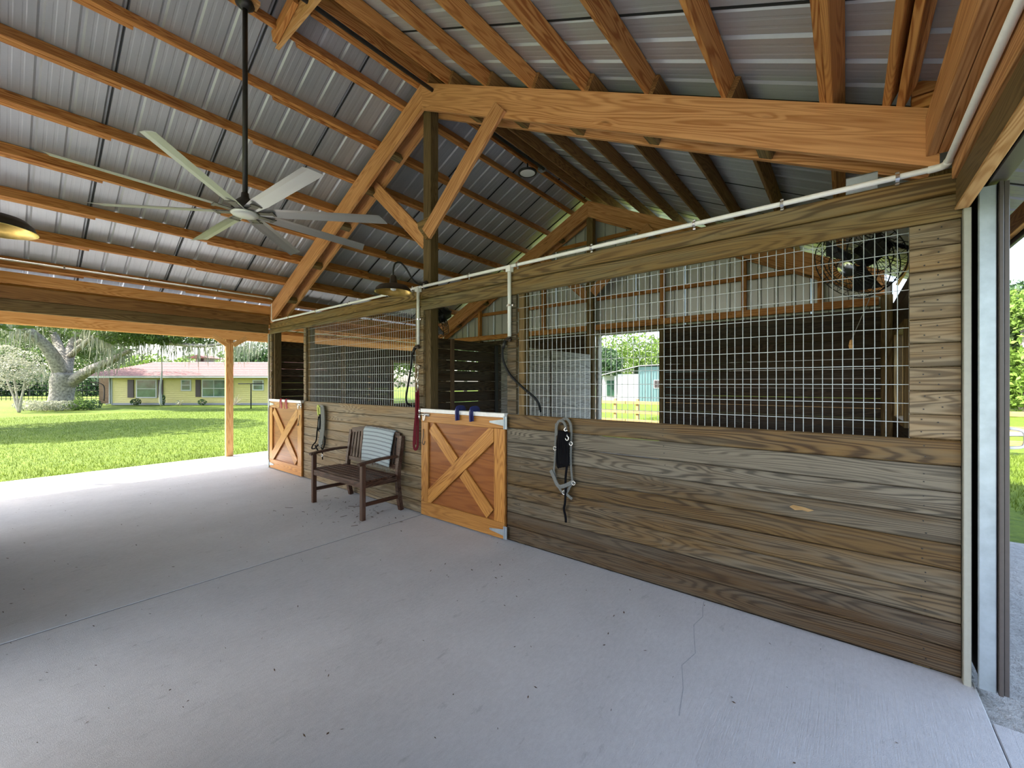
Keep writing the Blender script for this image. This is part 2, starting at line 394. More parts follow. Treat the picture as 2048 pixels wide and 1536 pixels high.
# ------------------------------------------------------------------ floor, ground
fl = root('floor', (4.5, -2, 0), 'pale grey concrete slab floor of the barn aisle', kind='structure')
board('slab', -2.12, 4.561, Y0, 0.03, -0.12, 0.0, 'concrete', fl, ch=0.004, axis=1)
board('slab', 4.579, 9.165, Y0, 0.03, -0.12, 0.0, 'concrete', fl, ch=0.004, axis=1)
board('slab', -2.12, -0.02, 0.031, 4.6, -0.12, -0.001, 'concrete', fl, ch=0.004, axis=1)
board('apron_slab', 9.171, 14.5, Y0, -0.30, -0.13, -0.006, 'concrete', fl, ch=0.004, axis=1)
MB().box(4.55, 4.59, Y0, 0.02, -0.119, -0.006).build('joint_filler', 'seam', fl)
ck = [(7.814, 0.0), (7.83, -0.1), (7.86, -0.22), (7.84, -0.36), (7.88, -0.5), (7.93, -0.66), (7.9, -0.82), (7.96, -1.0), (8.0, -1.2)]
c_ = MB()
for a, b in zip(ck, ck[1:]):
    wv = 0.0022
    c_.poly([(a[0] - wv, a[1], 0.0006), (a[0] + wv, a[1], 0.0006), (b[0] + wv, b[1], 0.0006), (b[0] - wv, b[1], 0.0006)])
c_.build('crack', 'house_concrete', fl)
g = MB(); g.poly([(-160, -160, GZ - 0.02), (160, -160, GZ - 0.02), (160, 160, GZ - 0.02), (-160, 160, GZ - 0.02)])
tag(g.build('lawn', 'lawn'), 'sunlit green lawn around the barn', kind='structure')
s_ = MB(); s_.poly([(-1.0, 4.62, GZ), (10.2, 4.62, GZ), (10.4, 6.6, GZ), (8.0, 8.2, GZ), (4.0, 8.8, GZ), (0.5, 8.0, GZ), (-1.2, 6.4, GZ)])  # added sand out of view, bounces whiter light onto the back roof overhang
tag(s_.build('bounce_sand', 'sand'), 'worn sandy ground just behind the back doorway', kind='structure')
# earth inside the stalls and the sandy ground beside the right wall
s_ = MB(); s_.box(0.02, 9.12, 0.04, 4.43, -0.12, -0.01)
tag(s_.build('stall_floor', 'stall_dirt'), 'dark earth floor inside the two stalls', kind='structure')
s_ = MB(); s_.poly([(9.171, -0.28, GZ + 0.05), (14.5, -0.28, GZ + 0.05), (13.0, 1.7, GZ + 0.02), (11.6, 3.1, GZ + 0.01), (10.2, 3.6, GZ), (9.171, 3.6, GZ)])
tag(s_.build('sand_strip', 'sand'), 'pale sandy ground beside the sliding door', kind='structure')

# ------------------------------------------------------------------ roof: panels, purlins
PIT, RIB = 0.967, 0.967 / 4
def roof_panel_mesh(length, width=PIT):
    """local X down the slope, local Y across, ribs up (+Z)"""
    xs = []
    n = int(round(width / RIB))
    for k in range(n):
        b = k * RIB
        xs += [(b, 0.016), (b + 0.018, 0.016), (b + 0.034, 0.0), (b + 0.085, 0.0), (b + 0.092, 0.0015), (b + 0.108, 0.0015), (b + 0.115, 0.0),
               (b + 0.160, 0.0), (b + 0.167, 0.0015), (b + 0.183, 0.0015), (b + 0.19, 0.0), (b + RIB - 0.016, 0.0)]
    xs += [(width - 0.004, 0.018)]
    v = []; f = []
    for x in (0.0, length): v += [(x, y, z) for y, z in xs]
    N = len(xs)
    for i in range(N - 1): f.append((i, i + 1, N + i + 1, N + i))
    o = len(v)   # turned-down lap edge
    for x in (0.0, length): v += [(x, -0.004, 0.018), (x, -0.004, -0.004), (x, 0.004, -0.004), (x, 0.004, 0.018)]
    for i in range(3): f.append((o + i, o + i + 1, o + 4 + i + 1, o + 4 + i))
    me = mesh('roof_panel', v, f); me.materials.append(M['roof_metal']); me.materials.append(M['seam'])
    for p in me.polygons[-3:]: p.material_index = 1
    return me
PURL_H = 0.14
XL_END, XR_END = -0.30, 9.72
def slope_frame(side):
    d = Vector((side, 0, -SL)).normalized(); y = Vector((0, 1, 0)); z = d.cross(y)
    if z.z < 0: y = -y; z = d.cross(y)
    return d, y, z
for side, nm, lab in ((-1, 'ceiling_left', 'bare galvanised metal roof slope on purlins above the ceiling fan'),
                      (1, 'ceiling_right', 'bare galvanised metal roof slope on purlins above the stall wall')):
    rt = root(nm, (X0R, 0, ZR), lab, kind='structure')
    run = (X0R - XL_END) if side < 0 else (XR_END - X0R)
    length = run / CS + 0.02
    d, y, z = slope_frame(side)
    pm = roof_panel_mesh(length)
    ys = -2.55 if side < 0 else -2.62
    k0 = int(math.floor((Y0 - ys) / PIT)); k1 = int(math.ceil((5.0 - ys) / PIT))
    for k in range(k0, k1):
        org = Vector((X0R, ys + k * PIT + (PIT if y.y < 0 else 0), ZR)) + Vector((0, 0, (PURL_H + 0.006) / CS))
        mw = Matrix(((d.x, y.x, z.x, org.x), (d.y, y.y, z.y, org.y), (d.z, y.z, z.z, org.z), (0, 0, 0, 1)))
        put('metal_panel', pm, None, rt, mw)
    xs = [4.50, 4.19, 3.60, 3.02, 2.43, 1.85, 1.27, 0.70, 0.13] if side < 0 else [4.70, 5.08, 5.68, 6.27, 6.85, 7.42, 7.98, 8.545, 9.20]
    for i, x in enumerate(xs):
        zc = zr(x) + PURL_H / 2 / CS
        nrm = z
        def pur(ya, yb, off, m='pine'):
            o = Vector((d.x, 0, d.z)) * off
            beam('purlin', Vector((x, ya, zc)) + o, Vector((x, yb, zc)) + o, 0.038, PURL_H, m, rt, up=nrm)
        if side < 0:
            pur(Y0, -2.51, 0.0); pur(-5.0, 1.3, -0.039); pur(-1.335, 4.9, 0.0)
        else:
            pur(Y0, 0.015, 0.0); pur(-0.03 if i < 7 else -2.5, 4.9, 0.039, 'pine_brown' if i < 7 else 'pine')
    if side > 0:
        for x in (8.84, 8.90):
            beam('purlin', (x, -5.0, zr(x) + PURL_H / 2 / CS), (x, 0.0, zr(x) + PURL_H / 2 / CS), 0.038, PURL_H, 'pine', rt, up=z)
        # blocking above the rafter end, next to the eave beam
        beam('block', (8.92, 0.01, zr(8.95) + 0.04), (9.14, 0.01, zr(9.14) + 0.04 + 0.1), 0.04, 0.075, 'pine', rt)
        beam('block', (8.92, 0.01, zr(8.95) + 0.12), (9.14, 0.01, zr(9.14) + 0.12 + 0.1), 0.04, 0.075, 'pine', rt)
        board('sub_fascia', 9.53, 9.57, Y0, 4.9, 2.66, 2.80, 'pine', rt)
        board('fascia_trim', 9.575, 9.60, Y0, 4.9, 2.63, 2.86, 'dark_track', rt)
    else:
        # ridge cap
        rc = MB(); rc.extr([(4.4, Y0, 5.39), (4.6, Y0, 5.47), (4.8, Y0, 5.39), (4.8, Y0, 5.40), (4.6, Y0, 5.485), (4.4, Y0, 5.40)], (0, 13.2, 0))
        rc.build('ridge_cap', 'roof_metal', rt)

# ------------------------------------------------------------------ trusses
def truss(name, label, y, knees=True, post_to=0.0, mat='pine_beam', post=True):
    t = root(name, (X0R, y, 2.8), label, 'truss', 'roof trusses', 'structure')
    RH = 0.29
    for yo, full in ((y - 0.01, True), (y + 0.19, False)):
        for sd in (-1, 1):
            xe = 0.10 if sd < 0 else 9.03
            def pt(x, dz): return (x, yo - 0.02, zr(x) + dz)
            vt = RH / CS
            m = MB()
            m.extr([pt(X0R, 0), pt(xe, 0), pt(xe, -vt), pt(X0R, -vt)], (0, 0.04, 0))
            a = Vector((X0R, yo, ZR - vt / 2)); b = Vector((xe, yo, zr(xe) - vt / 2))
            x = (b - a).normalized(); yv = Vector((0, 1, 0)); zv = x.cross(yv)
            mw = Matrix(((x.x, yv.x, zv.x, a.x), (x.y, yv.y, zv.y, a.y), (x.z, yv.z, zv.z, a.z), (0, 0, 0, 1)))
            im = mw.inverted(); m.v = [tuple(im @ Vector(p)) for p in m.v]
            m.build('rafter', mat, t, mw=mw)
    for x in (0.75, 1.7, 2.6, 3.3, 3.9, 5.4, 6.05, 6.7, 7.4, 8.2):
        zz = zr(x) - RH / CS + 0.055; nv = Vector((-SL if x < X0R else SL, 0, 1)).normalized()
        beam('spacer_block', (x, y + 0.012, zz), (x, y + 0.168, zz), 0.09, 0.09, 'treated_header', t, up=nv)
    if knees:
        for sd in (-1, 1):
            yk = y + (-0.01 if sd > 0 else 0.19)
            beam('knee_brace', (X0R + sd * 0.12, yk - 0.042 if sd > 0 else yk - 0.042, 3.40), (X0R + sd * 1.28, yk - 0.042, 4.44), 0.04, 0.19, mat, t)
        m = MB(); m.extr([(4.50, y - 0.02, 3.60), (4.82, y - 0.02, 3.63), (4.80, y - 0.02, 3.42), (4.66, y - 0.02, 3.36), (4.52, y - 0.02, 3.52)], (0, 0.045, 0))
        m.build('gusset_block', 'treated_header', t)
    return t
truss('roof_truss', 'pine truss over the stall wall, nearest the ceiling fan', 0.0)
truss('roof_truss', 'far pine truss against the back gable wall', 4.18)
truss('roof_truss', 'pine truss on the opposite side of the aisle', YF - 0.19)
def post(x0, x1, y0, y1, z0, z1, label, mat='treated', group='barn posts'):
    o = board('support_post', x0, x1, y0, y1, z0, z1, mat, None, axis=2, ch=0.008)
    return tag(o, label, 'post', group, 'structure')
post(4.545, 4.685, 0.035, 0.165, 0.0, zr(4.69) - 0.02, 'square timber centre post rising behind the bench to the truss peak')
post(4.53, 4.67, 4.215, 4.345, 0.0, zr(4.67) - 0.02, 'timber post between the stalls under the far truss')
post(4.545, 4.685, YF - 0.155, YF - 0.025, 0.0, zr(4.69) - 0.02, 'centre post on the opposite side of the aisle')
post(0.01, 0.13, 0.04, 0.165, 0.0, zr(0.14) - 0.33, 'corner post at the lawn end of the stall wall')
post(9.00, 9.12, 0.04, 0.165, 0.0, zr(9.0) - 0.33, 'corner post at the sliding door end of the stall wall')
post(0.01, 0.13, YF - 0.155, YF - 0.025, 0.0, zr(0.14) - 0.33, 'corner post across the aisle by the lawn')
post(9.00, 9.12, YF - 0.155, YF - 0.025, 0.0, zr(9.0) - 0.33, 'corner post across the aisle by the sliding door')
post(0.01, 0.13, 4.215, 4.345, 0.0, zr(0.14) - 0.33, 'back corner post of the left stall')
post(9.00, 9.12, 4.215, 4.345, 0.0, zr(9.0) - 0.33, 'back corner post of the right stall')

# fan mount at the ridge
fm = root('fan_mount', (4.6, -1.9, 5.0), 'pine cross boards carrying the fan rod at the ridge', 'mount')
for yy, hw in ((-1.98, 0.2), (-1.86, 0.2), (-1.50, 0.5)):
    m = MB(); zb = 5.03
    pts = [(4.6 - hw, zb), (4.6 + hw, zb), (4.6 + hw, zr(4.6 + hw) - 0.002), (4.72, zr(4.72) - 0.03), (4.48, zr(4.48) - 0.03), (4.6 - hw, zr(4.6 - hw) - 0.002)]
    m.extr([(x - 4.6, 0, z - zb) for x, z in pts], (0, 0.038, 0)); m.build('mount_board', 'pine_pale', fm, mw=Matrix.Translation((4.6, yy, zb)))
board('mount_plate', 4.45, 4.55, -1.99, -1.80, 4.99, 5.028, 'pine_pale', fm)
beam('mount_board', (4.16, -1.53, zr(4.16) + 0.02), (4.62, -1.53, 5.22), 0.05, 0.13, 'pine', fm)

# ------------------------------------------------------------------ eave headers
h = root('trim_1', (0, -3, 2.6), 'dark timber eave header above the opening to the lawn', kind='structure')
board('header_board', 0.005, 0.045, Y0, -0.02, 2.735, 2.905, 'pine_brown', h)
board('header_board', -0.045, 0.0, Y0, -0.02, 2.57, 2.735, 'treated', h)
board('ledger_board', -0.13, -0.09, Y0, 4.4, 2.76, 2.955, 'pine_bounce_lit', h)
board('ledger_board', -0.085, -0.05, Y0, 4.4, 2.735, 2.90, 'pine', h)
board('eave_beam', 0.05, 0.09, Y0, 4.9, 2.93, zr(0.09) + 0.0, 'pine_bounce_lit', h)
h = root('trim_2', (9.1, -3, 2.6), 'timber eave header above the sliding door opening', kind='structure')
for k in range(2): board('eave_beam', 8.975 + k * 0.048, 9.02 + k * 0.048, Y0, -0.035, 2.87, 3.09, 'pine_beam', h)
board('header_board', 9.075, 9.11, Y0, -0.035, 2.715, 2.99, 'pine_beam', h)
board('header_board', 9.09, 9.135, Y0, -0.035, 2.56, 2.712, 'treated', h)
board('pale_board', 9.085, 9.14, Y0, -0.035, 2.545, 2.559, 'pine_pale', h)

# ------------------------------------------------------------------ left porch
pr_ = root('porch_frame', (-2.05, 0, 0), 'orange pine porch beam running above the lawn edge', 'porch', kind='structure')
board('porch_beam', -2.09, -2.05, Y0, 5.0, 2.585, 2.785, 'pine_bounce_lit', pr_)
board('porch_beam', -1.955, -1.915, Y0, 5.0, 2.585, 2.785, 'pine_bounce_lit', pr_)
for x in (-2.0, -1.3, -0.65):
    board('purlin', x - 0.02, x + 0.02, Y0, 5.0, 2.79 + (x + 2.0) * 0.05, 2.88 + (x + 2.0) * 0.05, 'pine', pr_)
pm = roof_panel_mesh(2.35)
dv = Vector((-1, 0, -0.05)).normalized(); yv = Vector((0, -1, 0)); zv = dv.cross(yv)
k = Y0 + PIT
while k < 6.0:
    mw = Matrix(((dv.x, yv.x, zv.x, -0.03), (dv.y, yv.y, zv.y, k), (dv.z, yv.z, zv.z, 2.985), (0, 0, 0, 1)))
    put('metal_panel', pm, None, pr_, mw); k += PIT
for yy in (-0.14, -3.70, -7.3, 3.4):
    o = board('porch_post', -2.05, -1.955, yy, yy + 0.14, -0.1, 2.79, 'pine_pale', None, axis=2, ch=0.008)
    tag(o, {-0.14: 'pale pine porch post standing on the slab before the yellow house', -3.70: 'pale pine porch post left of the view, throwing the thin shadow on the slab', -7.3: 'pale pine porch post farthest toward the open end', 3.4: 'pale pine porch post behind the left stall'}[yy], 'post', 'porch posts', 'structure')
    for sd in (-1, 1):
        beam('knee_brace', (-1.93, yy + 0.07 + sd * 0.06, 2.46), (-1.93, yy + 0.07 + sd * 0.32, 2.64), 0.035, 0.10, 'pine_pale', o)

# ------------------------------------------------------------------ stall front wall
NB = 9
wf = root('wall_front', (4.5, 0, 0), 'horizontal plank front wall of the two horse stalls', kind='structure')
TH = 0.032
def prow(x0, x1, z0, z1, n, mat, parent=wf, y0=0.0, y1=TH, splits=None):
    pit = (z1 - z0) / n
    for i in range(n):
        cuts = [x0] + ([c for r, c in (splits or []) if r == i]) + [x1]
        for a, b in zip(cuts, cuts[1:]):
            jx = random.uniform(-0.003, 0.003)
            board('plank', a + 0.0008, b - 0.0008, y0 + jx, y1, z0 + i * pit + 0.002, z0 + (i + 1) * pit - 0.002, mat if isinstance(mat, str) else mat[i], parent, ch=0.008, axis=0)
prow(5.93, 9.115, 0.016, 1.298, NB, ['plank_dark', 'plank_dark', 'plank', 'plank', 'plank_warm', 'plank', 'plank_weathered', 'plank_weathered', 'plank_warm'])
prow(1.42, 4.59, 0.012, 1.312, NB, 'plank_pale', splits=[(6, 3.98), (3, 2.9), (7, 2.2), (1, 3.5)])
prow(8.912, 9.115, 1.300, 2.508, 9, 'plank_pale')
prow(5.93, 6.045, 1.300, 2.508, 9, 'plank')
prow(4.487, 4.592, 1.314, 2.558, 9, 'plank_pale')
prow(1.415, 1.497, 1.314, 2.558, 9, 'plank_pale')
prow(0.004, 0.082, 0.012, 2.558, 18, 'plank_pale')
for a, b, zb in ((0.004, 4.56, 2.56), (4.562, 9.117, 2.51)):
    board('header_board', a, b, -0.006, TH, zb, 2.644, 'treated_header', wf, ch=0.010)
    board('header_board', a, b, 0.006, TH + 0.01, 2.652, 2.772, 'treated_header', wf, ch=0.014)
for a, b in ((6.05, 6.12), (8.93, 9.0), (1.50, 1.57), (4.40, 4.48), (1.36, 1.42)):
    board('stud', a, b, TH + 0.002, 0.12, 0.0, 2.56, 'treated', wf, axis=2)
board('top_plate', 0.14, 8.99, TH + 0.012, 0.16, 2.70, 2.738, 'treated', wf)
# light-coloured scrapes and a chipped place on the boards
def chip(pts, mat):
    m = MB(); m.extr([(x, -0.0045, z) for x, z in pts], (0, 0.004, 0)); m.build('chip', mat, wf)
chip([(8.34, 0.80), (8.36, 0.815), (8.42, 0.81), (8.47, 0.80), (8.44, 0.785), (8.41, 0.79), (8.37, 0.783)], 'fence_wood')

# front wall of the stalls on the other side of the aisle, behind the photographer
wo_ = root('wall_opposite', (4.5, YF, 0), 'plank stall wall on the other side of the aisle', kind='structure')
prow(1.45, 4.5, 0.012, 1.312, NB, 'plank', wo_, YF - TH, YF)
prow(6.05, 8.99, 0.012, 1.312, NB, 'plank', wo_, YF - TH, YF)
for a, b in ((0.14, 4.56), (4.562, 8.99)):
    board('header_board', a, b, YF - TH, YF, 2.51, 2.648, 'treated_header', wo_, ch=0.006)
    board('header_board', a, b, YF - TH, YF - 0.004, 2.651, 2.772, 'treated_header', wo_, ch=0.010)

nm = MB()
def nails(x, z): nm.lathe([(0.0, -0.0008), (0.0038, -0.0008), (0.0038, 0.003)], n=6, mw=Matrix.Translation((x, -0.0042, z)) @ Matrix.Rotation(R(-90), 4, 'X'))
for i in range(9):
    for dx in (8.965, 9.035):
        for dz in (0.04, 0.10): nails(dx + random.uniform(-0.012, 0.012), 1.30 + i * 0.1342 + dz + random.uniform(-0.01, 0.01))
    for xx in (6.09, 7.52, 8.97):
        for dz in (0.045, 0.10): nails(xx + random.uniform(-0.01, 0.01), 0.016 + i * 0.1424 + dz + random.uniform(-0.01, 0.01))
tag(nm.build('nail_heads', 'black_metal', wf), kind='stuff')

# ------------------------------------------------------------------ side, back and dividing walls
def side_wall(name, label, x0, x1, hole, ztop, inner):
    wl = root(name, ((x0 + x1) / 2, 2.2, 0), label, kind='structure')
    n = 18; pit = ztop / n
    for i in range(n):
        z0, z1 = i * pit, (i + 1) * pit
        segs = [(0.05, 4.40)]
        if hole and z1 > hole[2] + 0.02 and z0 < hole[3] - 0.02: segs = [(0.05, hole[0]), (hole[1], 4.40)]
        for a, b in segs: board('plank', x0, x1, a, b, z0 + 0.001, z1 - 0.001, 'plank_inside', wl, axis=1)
    if hole:
        y0, y1, z0, z1 = hole; xa, xb = (x0 - 0.04, x1 + 0.02)
        board('window_jamb', xa, xb, y0 - 0.09, y0, z0 - 0.06, z1 + 0.06, 'treated_header', wl, axis=2)
        board('window_jamb', xa, xb, y1, y1 + 0.09, z0 - 0.06, z1 + 0.06, 'treated_header', wl, axis=2)
        board('window_sill', xa, xb, y0, y1, z0 - 0.06, z0, 'treated_header', wl, axis=1)
        board('window_head', xa, xb, y0, y1, z1, z1 + 0.06, 'treated_header', wl, axis=1)
    for yy in (1.45,):
        board('stud', inner, inner + 0.04, yy, yy + 0.09, 0, ztop, 'treated', wl, axis=2)
    return wl
side_wall('wall_left', 'dark plank end wall of the left stall with a window', -0.035, 0.0, (2.80, 3.50, 1.12, 2.12), 2.44, 0.002)
side_wall('wall_right', 'dark plank end wall of the right stall', 9.125, 9.16, (2.55, 3.60, 1.22, 2.20), 2.70, 9.08)
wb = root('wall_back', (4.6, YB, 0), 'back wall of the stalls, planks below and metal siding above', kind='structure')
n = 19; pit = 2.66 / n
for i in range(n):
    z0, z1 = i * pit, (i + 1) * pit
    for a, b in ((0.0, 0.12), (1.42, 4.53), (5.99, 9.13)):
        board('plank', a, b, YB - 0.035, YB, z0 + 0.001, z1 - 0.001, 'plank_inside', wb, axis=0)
board('door_jamb', 4.68, 4.745, YB - 0.13, YB + 0.02, 0, 2.66, 'plank_grey', wb, axis=2)
board('door_jamb', 5.965, 6.04, YB - 0.13, YB + 0.0, 0, 2.66, 'treated', wb, axis=2)
board('door_jamb', 0.14, 0.21, YB - 0.13, YB + 0.02, 0, 2.66, 'treated', wb, axis=2)
board('door_jamb', 1.40, 1.47, YB - 0.13, YB + 0.0, 0, 2.66, 'treated', wb, axis=2)
board('door_head', 0.14, 1.47, YB - 0.10, YB + 0.0, 2.615, 2.68, 'treated', wb, axis=0)
board('door_head', 4.68, 6.04, YB - 0.10, YB + 0.0, 2.615, 2.68, 'treated', wb, axis=0)
board('girt', 0.14, 8.98, YB - 0.13, YB - 0.04, 2.69, 2.80, 'pine', wb)
for zz in (3.30, 3.90, 4.50, 4.95):
    xw = (ZR - zz) / SL - 0.35
    for a, b in ((max(0.1, X0R - xw), 4.53), (4.67, min(9.0, X0R + xw))):
        board('girt', a, b, YB - 0.055, YB - 0.012, zz, zz + 0.075, 'pine', wb)
for x in (1.4, 2.75, 3.35, 5.98, 7.30, 8.3):
    board('stud', x, x + 0.07, YB - 0.135, YB - 0.048, 2.80, zr(x) - 0.30, 'pine', wb, axis=2)
# ribbed siding sheets cut to the slope, short of the roof
x = 0.0
while x < 9.1:
    x1 = min(x + 0.914, 9.13); m = MB(); k = 0; xs = []
    while x + k * 0.2285 < x1 - 0.01:
        b = x + k * 0.2285; xs += [(b, -0.008), (b + 0.02, -0.008), (b + 0.032, 0.022), (b + 0.196, 0.022), (b + 0.213, -0.008)]; k += 1
    xs = [(q, d) for q, d in xs if q < x1 - 0.001] + [(x1 - 0.001, 0.022)]
    if x < X0R < x1: xs = sorted(xs + [(X0R, 0.022)])
    for (a, da), (b, db) in zip(xs, xs[1:]):
        m.poly([(a, YB + da + 0.001, 2.58), (b, YB + db + 0.001, 2.58), (b, YB + db + 0.001, zr(b) - 0.06), (a, YB + da + 0.001, zr(a) - 0.06)])
    m.build('siding_panel', 'siding_metal', wb); x += 0.914
wp = root('wall_partition', (4.6, 2.2, 0), 'plank partition between the two stalls', kind='structure')
n = 16; pit = 2.19 / n
for i in range(n):
    z0, z1 = i * pit, (i + 1) * pit
    gap = 0.007 if i >= 8 and i % 2 else 0.001
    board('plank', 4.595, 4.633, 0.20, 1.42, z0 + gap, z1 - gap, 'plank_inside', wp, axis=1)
    board('plank', 4.595, 4.633, 1.43, 2.735, z0 + 0.001, z1 - 0.001, 'plank_grey', wp, axis=1)
    board('plank', 4.595, 4.633, 2.805, 4.20, z0 + 0.001, z1 - 0.001, 'plank_grey', wp, axis=1)
board('batten', 4.57, 4.66, 1.27, 1.33, 0, 2.16, 'black_metal', wp, axis=2)
board('stud', 4.57, 4.594, 2.70, 2.84, 0, 2.19, 'bark_board', wp, axis=2)
board('batten', 4.635, 4.66, 0.40, 0.46, 0, 2.19, 'bark_board', wp, axis=2)

# ------------------------------------------------------------------ right sliding door, trims
o = board('trim_3', 9.118, 9.148, -0.035, 0.02, 0.0, 2.545, 'cream_metal', None, axis=2, ch=0.003); tag(o, 'cream metal trim strip at the end of the plank wall', kind='structure')
o = board('trim_4', -0.035, 0.0, -0.02, 0.02, 0.0, 2.56, 'cream_metal', None, axis=2, ch=0.003); tag(o, 'pale metal corner strip at the lawn end of the stall wall', kind='structure')
d3 = root('door_3', (9.23, -0.05, 0), 'brown framed metal sliding door parked outside the wall, seen edge on', kind='structure')
board('edge_channel', 9.168, 9.232, -0.06, -0.035, 0.02, 2.63, 'galvanised', d3, axis=2, ch=0.004)
board('edge_frame', 9.236, 9.253, -0.075, -0.01, 0.02, 2.64, 'brown_metal', d3, axis=2, ch=0.003)
board('edge_frame', 9.255, 9.275, -0.06, 0.0, 0.02, 2.64, 'brown_metal', d3, axis=2, ch=0.003)
board('door_leaf', 9.19, 9.25, -0.03, 2.35, 0.02, 2.62, 'brown_metal', d3, axis=2)
m = MB(); m.tube(spline([(9.276, -0.02, 1.38), (9.325, -0.02, 1.37), (9.335, -0.02, 1.33), (9.325, -0.02, 1.29), (9.276, -0.02, 1.28)], 4), 0.008, 6)
m.build('handle', 'white_paint', d3, True)
t5 = root('trim_5', (9.2, -3, 2.7), 'dark sliding door track above the right opening', kind='structure')
board('track_cover', 9.145, 9.20, Y0, 2.4, 2.66, 2.90, 'dark_track', t5)
board('track_box', 9.205, 9.275, Y0, 2.4, 2.65, 2.76, 'brown_metal', t5)

# ------------------------------------------------------------------ wire mesh panels
def mesh_panel(label, x0, x1, z0, z1):
    t = root('wire_mesh_panel', ((x0 + x1) / 2, 0.045, z0), label, 'mesh', 'stall window grilles')
    yw = TH + 0.008
    n = int(round((x1 - x0) / 0.0507)); st = (x1 - x0) / n
    vm = MB().tube([(0, 0, 0), (0, 0, z1 - z0)], 0.0024, 6).build('wire', 'wire', t, mw=Matrix.Translation((x0, yw, z0))).data
    for k in range(1, n + 1):
        put('wire', vm, None, t, Matrix.Translation((x0 + k * st, yw, z0)))
    n2 = 11; s2 = (z1 - z0 - 0.06) / 10.6
    hm = None
    for k in range(n2):
        zz = z1 - 0.035 - k * s2
        if hm is None: hm = MB().tube([(0, 0, 0), (x1 - x0, 0, 0)], 0.0024, 6).build('wire', 'wire', t, mw=Matrix.Translation((x0, yw - 0.0045, zz))).data
        else: put('wire', hm, None, t, Matrix.Translation((x0, yw - 0.0045, zz)))
    return t
mesh_panel('large welded wire grille of the right stall window', 6.05, 8.915, 1.295, 2.515)
mesh_panel('welded wire grille of the left stall window above the bench', 1.50, 4.487, 1.308, 2.565)

